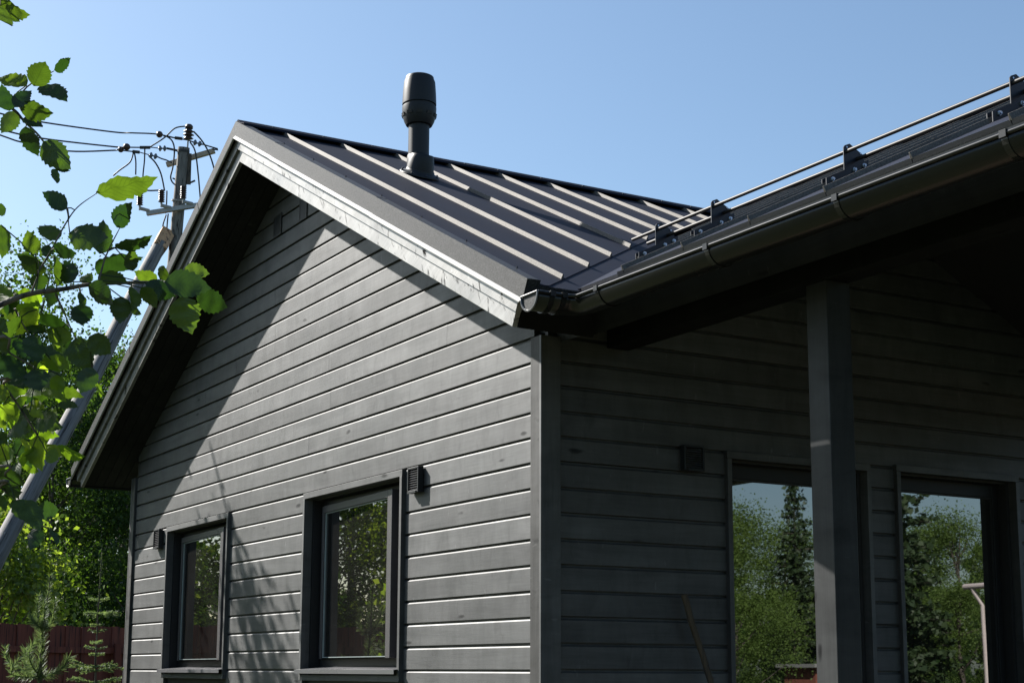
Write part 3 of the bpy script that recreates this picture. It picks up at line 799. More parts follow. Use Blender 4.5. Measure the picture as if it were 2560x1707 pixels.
for x, y0, y1 in ((333, 1035, 898), (567, 1003, 865), (803, 962, 825)):
    a_, b_ = z8(x, y0) + toward * 1.3, z8(x + 3, y1) + toward * 1.3
    disc_stack('surge_arrester', a_, b_, [.052] * 7, INSUL, .034)
    pp('arrester_foot', tube([a_, a_ + Vector((0, 0, -.075))], .016, 8), GREYMET)
    pp('arrester_bracket', tube([z8(x + 5, y0 + 32) + toward * 1.3, z8(x + 100, y0 + 55) + toward * 1.1], .028, 8), GREYMET)
for pts in ([(505, 398), (605, 398)], [(405, 468), (505, 492)], [(885, 330), (988, 356)]):
    a_, b_ = z8(*pts[0]), z8(*pts[1])
    disc_stack('strain_insulator', a_ - toward * 0, b_, [.047, .047], GLASSINS, .012)
for pts, r__ in (([(415, 385), (460, 390), (520, 398)], .009), ([(600, 398), (650, 408), (720, 425)], .02), ([(300, 440), (410, 470)], .009), ([(500, 492), (540, 510), (590, 525), (655, 555)], .012),
                 ([(560, 262), (690, 285), (830, 308), (890, 332)], .012), ([(985, 352), (1040, 370), (1150, 402), (1155, 415), (1090, 405)], .012)):
    pp('strain_rod', tube([z8(*p) for p in pts], r__, 6), WIRE)
for a_, b_ in (((685, 283), (765, 293)), ((305, 388), (415, 388)), ((225, 432), (300, 440))): pp('tension_clamp', tube([z8(*a_), z8(*b_)], .026, 8), WIRE)
for x, y, r__ in ((517, 246, .052), (160, 382, .055), (96, 410, .047)):
    pp('arrester_ball', lathe([(r__ * math.sin(math.pi * i / 8) + .001, -r__ * math.cos(math.pi * i / 8)) for i in range(9)], 14, z8(x, y)), INSUL, True)
loops = [[(415, 382), (580, 285), (690, 185), (800, 163)], [(590, 265), (660, 320), (686, 420), (670, 600), (645, 720), (690, 795), (800, 828)], [(850, 330), (910, 430), (940, 640), (968, 960), (975, 1130)],
         [(890, 215), (985, 320), (1060, 450), (1118, 630), (1160, 900)], [(400, 478), (480, 560), (540, 680), (578, 858)], [(357, 400), (360, 540), (345, 690), (345, 830), (400, 860), (540, 856)],
         [(240, 430), (266, 540), (265, 690)], [(235, 430), (205, 550), (90, 640), (20, 700)], [(590, 1120), (560, 1250), (590, 1340), (622, 1368)], [(612, 1110), (606, 1250), (604, 1420)], [(598, 860), (600, 1010), (590, 1110)]]
for lp in loops: pp('jumper_wire', tube(spline([z8(*p) + toward * (.3 if i else 0) for i, p in enumerate(lp)], 5), .0125, 6), WIRE, True)
pp('nail', tube([z8(430, 1452), z8(500, 1525), z8(530, 1540)], .014, 6), WIRE)
# overhead cables: each span is a thing
spans = [([(690, 285), (480, 242), (230, 230), (0, 218)], [(107, 306), (0, 284), (-260, 215)], 'upper overhead cable running left from the insulator ball on the utility pole'),
         ([(310, 388), (130, 385), (0, 378)], [(110, 347), (0, 324), (-260, 255)], 'middle overhead cable running left from the utility pole'),
         ([(255, 436), (70, 416), (0, 420)], [(170, 378), (60, 357), (0, 338), (-260, 245)], 'lowest overhead cable running left from the utility pole')]
for a_, b_, lab in spans:
    pts = [z8(*p) for p in a_] + [at(px, py, 24 - (280 - px) * .007) for px, py in b_]
    org = pts[0].copy()
    o = mesh('overhead_cable', *tube([p - org for p in spline(pts, 6)], .0125, 6), WIRE, smooth=True, loc=org)
    tag(o, lab, 'cable', 'overhead cables of the utility pole')

# ------------------------------------------------------------------ vegetation
def np_mesh(name, V, F4, mat, smooth=False):
    """V (n,3), F4 (m,4) quads"""
    me = bpy.data.meshes.new(name); n, m = len(V), len(F4)
    me.vertices.add(n); me.vertices.foreach_set('co', np.asarray(V, np.float32).ravel())
    me.loops.add(m * 4); me.loops.foreach_set('vertex_index', np.asarray(F4, np.int32).ravel())
    me.polygons.add(m); me.polygons.foreach_set('loop_start', np.arange(0, m * 4, 4, dtype=np.int32)); me.polygons.foreach_set('loop_total', np.full(m, 4, np.int32))
    me.materials.append(mat); me.update(calc_edges=True); me.validate(); return me

def leaf_cloud(P, size, rng, up=.35, mat=None, name='crown'):
    """one diamond leaf, slightly folded, at every point of P"""
    n = len(P)
    ax = rng.normal(size=(n, 3)); ax[:, 2] -= .5; ax /= np.linalg.norm(ax, axis=1, keepdims=True)
    nr = rng.normal(size=(n, 3)); nr[:, 2] += up; sd = np.cross(ax, nr); sd /= np.linalg.norm(sd, axis=1, keepdims=True) + 1e-9
    s = size * rng.uniform(.6, 1.25, (n, 1)); no = np.cross(sd, ax)
    a = P; b = P + ax * s * .45 + sd * s * .36 + no * s * .08; c = P + ax * s; d = P + ax * s * .45 - sd * s * .36 + no * s * .08
    V = np.stack([a, b, c, d], 1).reshape(-1, 3); F = np.arange(n * 4).reshape(-1, 4)
    return np_mesh(name, V, F, mat)

def crown_points(rng, h, r, z0, n, ncl, shape='round', spread=.34):
    P = []; C = []
    for _ in range(ncl):
        t = rng.uniform(0, 1) ** .85; z = z0 + (h - z0) * t
        if shape == 'round': rad = r * math.sqrt(max(.04, 1 - (2 * t - .85) ** 2 / 1.35))
        else: rad = r * (1 - t) ** .8 + .12
        th = rng.uniform(0, 2 * math.pi); q = rad * math.sqrt(rng.uniform(.12, 1.0))
        C.append((q * math.cos(th), q * math.sin(th), z))
    C = np.array(C); w = rng.uniform(.4, 1.6, ncl); w /= w.sum(); idx = rng.choice(ncl, n, p=w)
    off = rng.normal(size=(n, 3)) * spread * rng.uniform(.6, 1.3, (ncl, 1))[idx]; off[:, 2] *= .75
    return C[idx] + off, C

def limbs(rng, h, C, tr, z0):
    mb = MB(); n = 8
    trunk = [Vector((math.sin(i * 1.3) * .05 * h / 8, math.cos(i * 1.7) * .05 * h / 8, h * .93 * i / n)) for i in range(n + 1)]
    trunk[0] = Vector((0, 0, -.05))
    mb.add(*tube(trunk, [tr * (1 - .88 * i / n) for i in range(n + 1)], 8))
    for c in C[rng.choice(len(C), min(len(C), 16), replace=False)]:
        zb = max(z0 * .6, c[2] - rng.uniform(.6, 1.6)); b = Vector((0, 0, min(zb, h * .85))); e = Vector(c); m_ = b.lerp(e, .5) + Vector((0, 0, -.12))
        mb.add(*tube([b, m_, e], [tr * .34, tr * .22, tr * .08], 5))
    return mb

def make_tree(name, seed, h, r, z0, n, ncl, size, leafm, barkm, shape='round', spread=.36, tr=.11):
    rng = np.random.default_rng(seed); P, C = crown_points(rng, h, r, z0, n, ncl, shape, spread)
    root = empty(name)
    lm = limbs(rng, h, C, tr, z0); lm.build('trunk', barkm, root, smooth=True)
    link('crown', leaf_cloud(P, size, rng, mat=leafm), None, root)
    return root
def put(root, p, rz=0.0, s=1.0, label=None, cat='tree', group=None, first=False):
    o = root if first else copy_tree(root)
    o.location = (p[0], p[1], 0); o.rotation_euler = (0, 0, rz); o.scale = (s, s, s); tag(o, label, cat, group); return o
def gpt(px, depth):
    p = at(px, 1675, depth); return (p.x, p.y)

t1 = make_tree('broadleaf_tree', 11, 10.0, 2.3, 1.2, 24000, 75, .088, LEAFD, BARK)
t2 = make_tree('broadleaf_tree', 12, 9.0, 2.0, .8, 22000, 70, .084, LEAFD, BARKB)
t3 = make_tree('broadleaf_tree', 13, 8.0, 2.2, .6, 23000, 75, .086, LEAFD, BARK)
GB = 'broadleaf trees beyond the fence'
put(t1, gpt(40, 31), .3, 1.0, 'tall broadleaf tree behind the brace pole, leftmost in the photo', 'tree', GB, True)
put(t2, gpt(165, 34), 1.1, 1.03, 'broadleaf tree whose top shows between the brace pole and the leaf cluster', 'tree', GB, True)
put(t3, gpt(300, 33), 2.0, 1.05, 'broadleaf tree right beside the left eave of the house', 'tree', GB, True)
put(t1, gpt(-110, 30), 2.6, .93, 'broadleaf tree just cut by the left photo edge behind the leaves', 'tree', GB)
put(t3, gpt(110, 27.5), 3.9, .80, 'dark low tree over the fence left of the eave end', 'tree', GB)
put(t2, gpt(235, 28.5), 5.0, .80, 'dark tree standing behind the spruce sapling beyond the fence', 'tree', GB)
put(t1, gpt(390, 37), .9, .85, 'tree half hidden behind the left roof slope and pole', 'tree', GB)
put(t3, gpt(345, 27), 4.4, .66, 'low dark tree touching the left wall corner in view', 'tree', GB)
put(t2, gpt(15, 38), 2.2, .95, 'farthest pale tree seen through gaps at the left photo edge', 'tree', GB)
put(t3, gpt(225, 39), 5.5, .9, 'farthest tree between the brace pole and the roof slope', 'tree', GB)
# sunlit bush over the fence
bsh = make_tree('leafy_bush', 21, 3.75, .95, .5, 8000, 36, .085, LEAFB, BARK, spread=.25, tr=.05)
put(bsh, gpt(-15, 22.3), .2, 1.0, 'bright yellow-green sunlit bush rising above the red fence', 'bush', None, True)

# trees seen only in the window glass: in front of the gable and beyond the porch
GG = 'trees mirrored in the gable windows'
t4 = make_tree('broadleaf_tree', 14, 9.0, 2.1, .5, 16000, 70, .10, LEAFB, BARK)
put(t4, (-18.5, -4.2), .7, .80, 'tree mirrored in the left gable window', 'tree', GG, True)
put(t4, (-17.0, -7.0), 1.7, .70, 'tree mirrored in the right gable window', 'tree', GG)
put(t3, (-22.0, -5.8), 2.9, 1.05, 'farther tree mirrored between the gable windows', 'tree', GG)
put(t3, (-21.0, -9.6), .4, 1.05, 'farther tree mirrored at the top of the right gable window', 'tree', GG)
put(t2, (-23.0, -3.0), 3.3, 1.05, 'farther tree mirrored at the top of the left gable window', 'tree', GG)
put(t1, (-17.2, -6.0), 4.1, .62, 'nearer tree mirrored low between the gable windows', 'tree', GG)
put(t3, (-26.5, -8.2), 1.3, 1.3, 'tallest far tree mirrored at the top of the right gable window', 'tree', GG)
sh = make_tree('leafy_shrub', 31, 3.1, .9, .5, 4200, 34, .10, LEAFB, BARK, spread=.2, tr=.03)
put(sh, (-7.6, -2.9), 0, 1.0, 'leafy shrub mirrored in the open right gable window', 'shrub', None, True)
put(bsh, (-13.6, -5.2), 1.0, .95, 'broad bush mirrored behind the shrub in the right gable window', 'bush')
# slim young tree left of the frame that throws the dappled shadow on the gable
sl = make_tree('young_tree', 41, 6.1, .62, 4.2, 760, 18, .11, LEAFD, BARK, spread=.2, tr=.035)
for (x0, z0_, x1, z1_) in ((.15, 5.6, -1.25, 7.55), (.45, 5.2, -.75, 7.0), (.0, 5.1, -1.5, 7.0), (.55, 4.6, -.35, 6.1)):
    mesh('twig', *tube(spline([(x0, 0, z0_), ((x0 + x1) / 2, .05, (z0_ + z1_) / 2 + .06), (x1, .05, z1_)], 4), [.024] * 4 + [.016] * 5, 6), BARK, sl)
put(sl, (-8.75, -2.55), .0, 1.0, 'slim young tree casting the leaf shadow between the gable windows', 'tree', None, True)

GPT = 'trees mirrored in the porch glass'
p1 = make_tree('birch_tree', 51, 6.6, 1.9, .4, 24000, 70, .075, LEAFP, BARK, spread=.34)
put(p1, (19.6, 17.0), 0, .76, 'birch mirrored at the left of the porch door glass', 'tree', GPT, True)
put(p1, (22.5, 21.0), 1.2, .76, 'birch mirrored behind the spruce in the porch door glass', 'tree', GPT)
put(p1, (17.5, 15.2), 2.2, .66, 'lower birch mirrored left in the porch door glass', 'tree', GPT)
put(p1, (20.6, 28.8), 2.9, 1.05, 'tree mirrored at the right of the porch window', 'tree', GPT)
put(p1, (20.3, 24.6), 3.9, .8, 'tree mirrored in the middle of the porch window', 'tree', GPT)
put(p1, (24.6, 27.6), .9, .84, 'farther tree mirrored in the porch window', 'tree', GPT)
put(bsh, (18.4, 20.2), .9, .75, 'yellow-green bush mirrored low in the porch window', 'bush')
def make_spruce(name, seed, h, r, n):
    rng = np.random.default_rng(seed); root = empty(name); P = []; mb = MB()
    mb.add(*tube([(0, 0, -.05), (0, 0, h * .5), (0, 0, h)], [.09, .05, .008], 8)); z = .4
    while z < h - .1:
        rad = r * (1 - z / h) ** .85 + .06; kk = 6
        for j in range(kk):
            th = rng.uniform(0, 6.283); e = np.array([rad * math.cos(th), rad * math.sin(th), -.12 * rad + .08]); b0 = np.array([0, 0, z])
            m = max(12, int(n * rad * rad / (r * r) / (h / .22 * kk) * 3)); t = rng.uniform(.05, 1, m)[:, None]
            P.append(b0 + e * t + rng.normal(size=(m, 3)) * np.array([.10, .10, .05]) * (.3 + (1 - t)) + np.array([0, 0, .1]) * t ** 2)
            mb.add(*tube([Vector(b0), Vector(b0 + e)], [.012, .004], 4))
        z += .22
    mb.build('trunk', BARK, root); P = np.concatenate(P); link('crown', leaf_cloud(P, .13, rng, mat=NEEDLE), None, root); return root
s1 = make_spruce('spruce_tree', 61, 6.9, 1.25, 9000)
put(s1, (20.4, 19.5), 0, .88, 'pointed spruce mirrored in the porch door glass', 'tree', GPT, True)
put(s1, (16.7, 19.1), 1.5, 1.14, 'tall dark conifer mirrored at the left of the porch window', 'tree', GPT)
put(s1, (23.3, 24.2), 2.5, .86, 'conifer mirrored behind the bush in the porch window', 'tree', GPT)

rngf = np.random.default_rng(77); nF = 26000
th = rngf.uniform(0, 2 * math.pi, nF); rr_ = rngf.uniform(62, 84, nF); hmax = 6.3 + 1.3 * np.sin(th * 23) + .9 * np.sin(th * 57 + 1) + .6 * np.sin(th * 131 + 2)
zz_ = hmax * rngf.uniform(0, 1, nF) ** .8
fo = link('far_forest', leaf_cloud(np.stack([rr_ * np.cos(th), rr_ * np.sin(th), zz_], 1), 1.15, rngf, mat=LEAFD, name='far_forest'))
tag(fo, 'far-off wood closing the view all round behind the trees', 'wood', kind='stuff')

# small neighbouring buildings mirrored in the porch glass
nh = empty('neighbour_house', (20.0, 24.5, 0)); tag(nh, 'neighbouring house with a pale gutter and downpipe mirrored in the porch window', 'house')
def nb_(name, vs, fs, mat): return mesh(name, [Vector(v) - nh.location for v in vs], fs, mat, nh)
PALE = plain('pale_gutter_paint', (.62, .54, .52), .45)
BRICKR = plain('red_wall', (.22, .075, .05), .8, vary=.3, scale=8)
nb_('wall', boxv(9.0, 16.5, 22.75, 28, 0, 3.6), BOXF, BRICKR)
nb_('roof', [(8.6, 22.05, 3.62), (16.9, 22.05, 3.62), (16.9, 25.4, 5.3), (8.6, 25.4, 5.3), (8.6, 28.7, 3.62), (16.9, 28.7, 3.62), (8.6, 22.05, 3.52), (16.9, 22.05, 3.52), (16.9, 28.7, 3.52), (8.6, 28.7, 3.52)], [(0, 1, 2, 3), (3, 2, 5, 4), (6, 7, 1, 0), (8, 9, 4, 5), (6, 9, 8, 7), (7, 8, 5, 2, 1), (9, 6, 0, 3, 4)], ROOF)
v, f = tube([(8.6, 21.95, 3.5), (17.6, 21.95, 3.5)], .07, 12); nb_('gutter', v, f, PALE)
v, f = tube([(17.35, 21.95, 3.45), (17.33, 21.98, 3.36), (17.2, 22.12, 3.06), (17.2, 22.12, .1)], .05, 12); nb_('downpipe', v, f, PALE)
shd = empty('low_shed', (24, 23.5, 0)); tag(shd, 'low brown shed with a grey roof edge mirrored in the porch door glass', 'shed')
mesh('wall', [Vector(v) - shd.location for v in boxv(17.6, 18.6, 17.6, 18.2, 0, 1.72)], BOXF, BRICKR, shd); mesh('roof', [Vector(v) - shd.location for v in boxv(17.45, 18.75, 17.45, 18.35, 1.725, 1.8)], BOXF, GREYMET, shd)
shd_loc = shd.location.copy(); shd.location = (18.1, 17.9, 0)
for ch in shd.children:
    ch.data.transform(Matrix.Translation(shd_loc - Vector((18.1, 17.9, 0))))

# ------------------------------------------------------------------ pine and spruce saplings in front of the fence
def needles(path, ln, dens, rng, tilt=.55, wid=.0035):
    V = []; pts = [np.array(p) for p in path]; L = 0
    for a, b in zip(pts[:-1], pts[1:]):
        d = b - a; sl_ = np.linalg.norm(d); t = d / sl_; m = max(2, int(sl_ * dens))
        for _ in range(m):
            p = a + d * rng.uniform(); o = rng.normal(size=3); o -= t * (o @ t); o /= np.linalg.norm(o)
            dr = t * tilt + o * (1 - tilt * .5); dr /= np.linalg.norm(dr); sd = np.cross(dr, o + .3 * rng.normal(size=3)); sd /= np.linalg.norm(sd) + 1e-9
            l_ = ln * rng.uniform(.75, 1.1); V.append([p - sd * wid, p + sd * wid, p + dr * l_ + sd * wid * .3, p + dr * l_ - sd * wid * .3])
    return V
def sapling(name, base, stem, shoots, ln, dens, matn, label, tilt, rs=.016):
    rng = np.random.default_rng(hash(name) % 1000 if False else len(name)); root = empty(name, base); B = Vector(base)
    tag(root, label, 'sapling')
    loc = lambda pts: [Vector(p) - B for p in pts]
    sp_ = spline(loc(stem), 4); mesh('stem', *tube(sp_, [rs * (1 - .8 * i / len(sp_)) for i in range(len(sp_))], 6), BARK, root, smooth=True)
    for sh_, l2, d2 in shoots:
        q = spline(loc(sh_), 4); mb = MB(); mb.add(*tube(q, [.006 * (1 - .6 * i / len(q)) for i in range(len(q))], 5))
        V = needles(q, l2, d2, rng, tilt); n0 = len(mb.v)
        for quad in V: mb.add(quad, [(0, 1, 2, 3)])
        mesh('shoot', mb.v, mb.f, matn, root, fix=False)
z3 = lambda x, y, d: at(x / 3.092, 1200 + y / 3.092, d)
DP = 12.6
pb = z3(300, 1600, DP); base = (pb.x, pb.y, 0)
def pt(l, d=DP): return [z3(x, y, d + dd) for x, y, dd in l]
stem = [Vector(base)] + pt([(300, 1600, 0), (312, 1440, 0), (328, 1150, 0), (360, 950, 0), (392, 735, 0)])
shoots = [(pt([(312, 1440, 0), (320, 1300, 0), (328, 1150, 0)]), .085, 900), (pt([(328, 1150, 0), (360, 950, 0), (392, 735, 0)]), .045, 700),
          (pt([(328, 1150, 0), (262, 1095, -.1), (238, 1045, -.1)]), .06, 700), (pt([(328, 1150, 0), (285, 1050, .1), (300, 890, .1)]), .05, 650), (pt([(328, 1150, 0), (392, 1110, .1), (415, 1000, .12), (418, 930, .1)]), .055, 650),
          (pt([(328, 1150, 0), (345, 1020, -.12), (340, 930, -.12)]), .05, 650),
          (pt([(305, 1500, 0), (250, 1440, -.1), (225, 1330, -.15), (285, 1230, -.1)]), .08, 800), (pt([(305, 1500, 0), (200, 1420, .1), (195, 1300, .1)]), .07, 600), (pt([(303, 1520, 0), (120, 1440, .2), (50, 1370, .2), (45, 1290, .2)]), .06, 600),
          (pt([(303, 1520, 0), (420, 1490, .1), (490, 1440, .1), (530, 1370, .1)]), .075, 700), (pt([(303, 1520, 0), (90, 1500, -.2), (150, 1370, -.2)]), .06, 500), (pt([(300, 1580, 0), (308, 1520, 0), (312, 1440, 0)]), .08, 900)]
sapling('pine_sapling', base, stem, shoots, .08, 700, NEEDLEP, 'young pine with candle shoots in front of the red fence', .62)
DP = 13.4
pb = z3(735, 1620, DP); base = (pb.x, pb.y, 0)
stem = [Vector(base)] + pt([(735, 1620, 0), (738, 1400, 0), (752, 1150, 0), (762, 960, 0), (785, 600, 0), (792, 565, 0)], DP)
shoots = [(pt([(763, 940, 0), (778, 750, 0), (790, 570, 0)], DP), .014, 500)]
rs_ = random.Random(5)
for (x, y, w_) in ((762, 925, 75), (760, 1030, 118), (751, 1120, 60), (750, 1168, 92), (745, 1255, 55), (742, 1300, 85), (740, 1345, 62), (736, 1440, 190), (733, 1470, 150), (731, 1560, 200)):
    for sgn in (-1, 1):
        for _ in range(1 if w_ < 115 else 2):
            wv = w_ * rs_.uniform(.7, 1.05); lift = rs_.uniform(.05, .35); dz = rs_.uniform(-.25, .25)
            a = pt([(x, y, 0), (x + sgn * wv * .5, y - wv * lift * .3, dz * .5), (x + sgn * wv, y - wv * lift * .75, dz)], DP)
            shoots.append((a, .021, 420))
            if w_ > 115:
                for tt in (.45, .7):
                    m_ = a[0].lerp(a[2], tt); shoots.append(([m_, m_.lerp(a[2], .8) + Vector((rs_.uniform(-.06, .06), rs_.uniform(-.06, .06), rs_.uniform(-.05, .02)))], .022, 520))
sapling('spruce_sapling', base, stem, shoots, .03, 500, NEEDLEP, 'slender young spruce with a long bare leader beside the house corner', .45, .013)

# ------------------------------------------------------------------ foreground tree: branches with large toothed leaves
LV = [(0,8,65,39,37),(0,12,22,67,37),(24,41,48,54,14),(135,176,173,148,29),(84,216,112,158,61),(102,214,162,246,43),(67,216,1,198,39),(24,278,4,218,45),(37,269,73,227,39),(49,271,126,282,51),(63,292,103,316,24),(37,278,8,330,45),(63,316,90,386,45),(108,353,171,417,67),(135,412,171,428,18),(143,424,138,457,25),(241,482,380,446,61),(168,522,111,484,45),(292,569,323,511,49),(288,620,373,597,33),(171,584,261,592,67),(249,635,261,557,53),(143,602,103,562,45),(88,635,70,581,45),(135,620,186,631,37),(-12,527,15,522,33),(3,561,9,639,37),(122,612,114,640,29),(243,686,346,639,53),(333,678,327,624,37),(180,707,162,656,49),(204,707,228,684,27),(143,716,141,644,29),(96,684,98,726,45),(92,655,45,635,29),(114,669,53,665,39),(220,714,282,754,53),(245,690,312,704,37),(304,741,300,803,55),(331,718,335,769,31),(353,718,390,764,37),(364,708,433,737,51),(394,700,340,682,35),(400,699,413,666,31),(411,705,518,720,70),(457,678,518,684,45),(449,743,477,826,80),(490,743,563,765,61),(327,763,352,784,22),(204,759,204,811,57),(202,731,204,768,22),(172,816,91,802,38),(157,816,145,866,53),(188,845,222,923,67),(222,841,273,881,57),(50,790,17,862,35),(82,836,92,904,55),(2,886,58,949,57),(84,922,98,972,67),(92,896,146,927,25),(153,937,139,989,39),(231,918,204,978,53),(237,951,250,991,13),(61,989,126,972,22),(102,980,162,996,22),(145,1008,191,1017,25),(67,1012,107,1020,31),(73,1029,108,1043,22),(85,1061,142,1043,51),(67,1045,20,1086,39),(82,1053,57,1095,31),(12,1002,43,1049,33),(-2,1012,31,1052,37),(61,1096,73,1121,17),(92,1088,99,1168,55),(116,1131,144,1149,39),(82,1118,61,1163,24),(-4,1190,58,1202,41),(-12,1127,22,1147,35),(-8,967,24,1004,29),(-4,829,12,886,37),(-12,1082,16,1106,33),(24,943,57,967,33),(41,776,82,767,24),(-8,796,16,829,29),(36,1249,99,1314,60),(94,1278,143,1274,50),(97,1316,77,1369,40),(120,1321,143,1359,14),(-6,1236,15,1274,23),(-3,1206,52,1227,29)]
TW = [[(-24,257),(31,273),(61,304),(108,353),(141,424)],[(31,273),(67,218),(135,178)],[(96,678),(122,637),(163,561),(194,518),(241,484)],[(245,710),(265,640),(300,569)],[(168,522),(171,545),(163,561)],[(269,627),(288,620)],[(-65,786),(0,762),(73,735),(163,722),(220,712),(310,707),(400,707),(449,722)],[(139,735),(163,788),(188,845)],[(78,733),(96,684),(96,653)],[(-24,845),(24,882),(94,922)],[(-12,951),(8,963),(45,1012),(90,1082),(94,1090)],[(37,771),(53,804),(90,861)],[(229,910),(237,951)],[(-12,1167),(12,1188),(49,1212)],[(-19,1206),(0,1218),(36,1245)],[(97,1312),(110,1316),(120,1321)],[(-40,-12),(-8,6),(6,16)]]
DL = 3.9
def leaf_mesh(seed):
    rs2 = random.Random(seed); n = 15; lft = []; rgt = []
    for i in range(1, n):
        t = i / n; wd = .40 * (math.sin(math.pi * t ** .82) ** .8) * (1 - .12 * t)
        tooth = (1 + .07 * (1 if i % 2 else -1)) * rs2.uniform(.97, 1.03)
        lft.append((-wd * tooth, t + (.016 if i % 2 else -.01))); rgt.append((wd * tooth * rs2.uniform(.96, 1.04), t + (.016 if i % 2 else -.01)))
    curl = rs2.uniform(-.10, .16); fold = rs2.uniform(.10, .32)
    zf = lambda x, y: abs(x) * fold - curl * (y - .3) ** 2 * 1.4 + .025 * math.sin(abs(x) * 9 + y * 17)
    V = [(0, 0, 0)]; F = []
    mid = [(0, i / n) for i in range(1, n)]
    for arr in (lft, mid, rgt):
        for x, y in arr: V.append((x, y, zf(x, y)))
        for x, y in arr if arr is not mid else []: V.append((x * .52, y - .012, zf(x * .52, y)))
    tip = len(V); V.append((0, 1.03, zf(0, 1.03)))
    m = n - 1; Lo, Li, Mi, Ro, Ri = 1, 1 + m, 1 + 2 * m, 1 + 3 * m, 1 + 4 * m
    for a, b in ((Lo, Li), (Li, Mi), (Mi, Ri), (Ri, Ro)):
        for i in range(m - 1): F.append((a + i, b + i, b + i + 1, a + i + 1))
        F.append((0, b, a)); F.append((a + m - 1, b + m - 1, tip))
    me = bpy.data.meshes.new('leaf'); me.from_pydata(V, [], F); me.materials.append(LEAFN); me.update()
    me.polygons.foreach_set('use_smooth', [True] * len(me.polygons)); return me
LM_ = [leaf_mesh(100 + i) for i in range(7)]
LMY = [m.copy() for m in LM_]
for m in LMY: m.materials[0] = LEAFLIT
tbase = at(-900, 1675, 4.6); tb = Vector((tbase.x, tbase.y, 0))
alder = empty('alder_tree', tb); tag(alder, 'leafy tree reaching large toothed green leaves in from the left', 'tree')
trp = [Vector((0, 0, -.05)), Vector((.05, .03, 1.2)), Vector((.0, .1, 2.6)), Vector((.1, .05, 4.2)), Vector((.05, 0, 5.6))]
mesh('trunk', *tube(spline(trp, 4), [.085 - .075 * i / 16 for i in range(17)], 10), BARK, alder, smooth=True)
BR = []
dep = [3.95, 3.95, 3.9, 3.85, 3.9, 3.85, 3.9, 3.92, 3.88, 3.8, 3.85, 3.95, 3.92, 3.85, 3.8, 3.8, 3.9]
for i, tw in enumerate(TW):
    pts = [at(x, y, dep[i] + .015 * j) for j, (x, y) in enumerate(tw)]
    main = i in (0, 6, 9, 10, 13, 14, 16)
    if main:                                                # continue out of the frame to the trunk
        zt_ = pts[0].z - .25; q = tb + Vector((0, 0, zt_)); mid = pts[0].lerp(q, .45) + Vector((0, 0, .06)); pts = [q, mid] + pts
    r0 = .0105 if i == 6 else (.006 if main else .0032)
    sp2 = spline(pts, 5); rr = [r0 * (1 - .72 * j / len(sp2)) for j in range(len(sp2))]
    o = mesh('branch', [p - tb for p in tube(sp2, rr, 6)[0]], tube(sp2, rr, 6)[1], BARK, alder, smooth=True)
    BR.append((o, sp2))
rl = random.Random(3)
for _ in range(58):                                         # more leaves deeper in the same clump
    bx, by = rl.uniform(-20, 150), rl.uniform(690, 1190)
    if bx > 60 and by > 1120: continue
    an_ = rl.uniform(.1, 2.6); ll = rl.uniform(52, 78); LV.append((bx, by, bx + ll * math.cos(an_), by + ll * math.sin(an_), ll * rl.uniform(.35, .75)))
view = _f
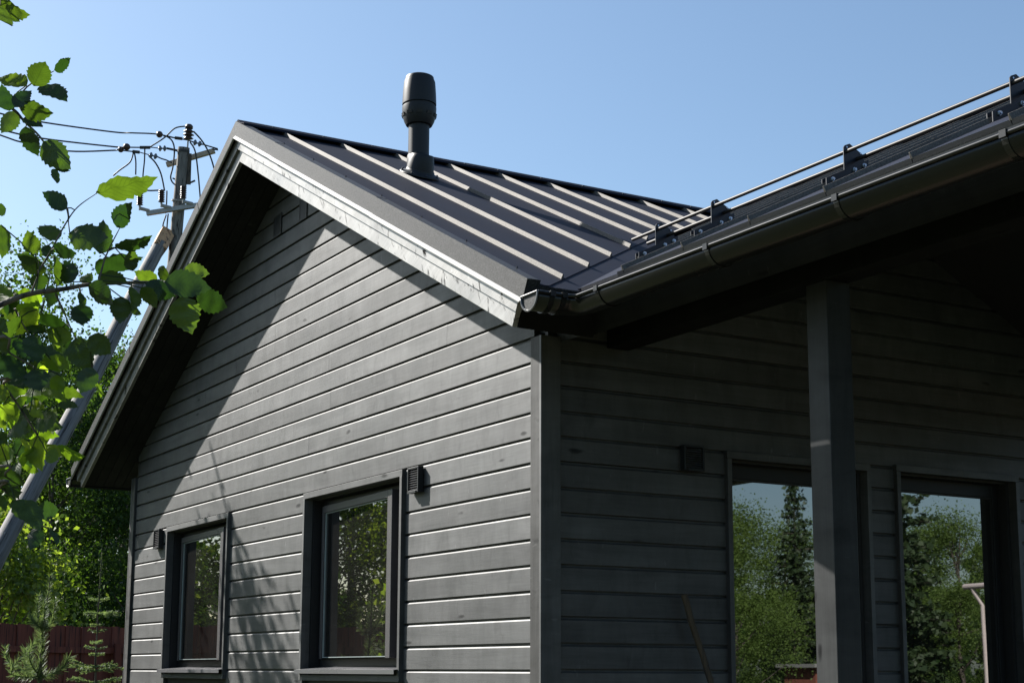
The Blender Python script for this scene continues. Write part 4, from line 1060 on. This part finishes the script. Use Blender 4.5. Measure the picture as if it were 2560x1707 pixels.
for i, (bx, by, tx, ty, w_) in enumerate(LV):
    d = DL + (rl.uniform(-.16, .14) if i < 91 else rl.uniform(.1, .4))
    A_ = at(bx, by, d); best = min(((min((p - A_).length for p in sp2), k) for k, (o, sp2) in enumerate(BR)))
    bo, bs = BR[best[1]]; Np = min(bs, key=lambda p: (p - A_).length)
    B_ = at(tx, ty, d + rl.uniform(-.035, .035)); axv = (B_ - A_) * 1.08; Ln = axv.length; yv = axv.normalized()
    wapp = w_ / FPX * d; full = .76 * Ln; tilt = math.acos(max(.2, min(1, wapp / full))) * rl.choice((-1, 1))
    toc = -(A_ - CAM).normalized(); xv = yv.cross(toc).normalized(); zv = xv.cross(yv)
    sx = max(1.0, min(1.35, wapp / full)); rot = Matrix.Rotation(tilt, 3, yv)
    xv = rot @ xv; zv = rot @ zv
    flip = rl.choice((1, -1)); zv = zv * flip; xv = xv * flip
    M = Matrix(((xv.x * Ln * sx, yv.x * Ln, zv.x * Ln, A_.x - tb.x), (xv.y * Ln * sx, yv.y * Ln, zv.y * Ln, A_.y - tb.y), (xv.z * Ln * sx, yv.z * Ln, zv.z * Ln, A_.z - tb.z), (0, 0, 0, 1)))
    o = bpy.data.objects.new('leaf', (LMY if rl.random() < (.6 if by > 930 and by < 1180 else (.04 if i < 91 else .25)) else LM_)[i % 7]); COL.objects.link(o); o.parent = bo; o.matrix_local = M  # backlit colour goes mostly to the low leaves
    if .004 < (Np - A_).length < .16:
        ps = [Np, Np.lerp(A_, .5) + Vector((0, 0, .004)), A_ + yv * Ln * .04]
        mesh('petiole', [p - tb for p in tube(ps, .0016, 5)[0]], tube(ps, .0016, 5)[1], LEAFN, bo)

for bo, bs in BR:                                           # the same branches carry leaves on their way to the trunk
    if (bs[0] - tb).xy.length > .1: continue
    for _ in range(11):
        p = bs[rl.randrange(1, 8)].lerp(bs[8], rl.uniform(0, .6)); e = p + Vector((rl.uniform(-.05, .05), rl.uniform(-.05, .05), rl.uniform(-.05, .03)))
        yv = Vector((rl.gauss(0, 1), rl.gauss(0, 1), rl.gauss(-.5, .6))).normalized(); zv = Vector((rl.gauss(0, .6), rl.gauss(0, .6), 1)); xv = yv.cross(zv).normalized(); zv = xv.cross(yv); Ln = rl.uniform(.06, .085)
        q = e - CAM; dp = q.dot(_f)
        if min((e + yv * Ln - CAM).dot(_r) / (e + yv * Ln - CAM).dot(_f), q.dot(_r) / dp) > -(PX0 + 70) / FPX: continue
        if max((e + yv * Ln - CAM).dot(_r) / (e + yv * Ln - CAM).dot(_f), q.dot(_r) / dp) > -(PX0 + 20) / FPX: continue
        o = bpy.data.objects.new('leaf', LM_[rl.randrange(7)]); COL.objects.link(o); o.parent = bo
        o.matrix_local = Matrix(((xv.x * Ln, yv.x * Ln, zv.x * Ln, e.x - tb.x), (xv.y * Ln, yv.y * Ln, zv.y * Ln, e.y - tb.y), (xv.z * Ln, yv.z * Ln, zv.z * Ln, e.z - tb.z), (0, 0, 0, 1)))
        mesh('petiole', [p_ - tb for p_ in tube([p, e], .0016, 5)[0]], tube([p, e], .0016, 5)[1], LEAFN, bo)
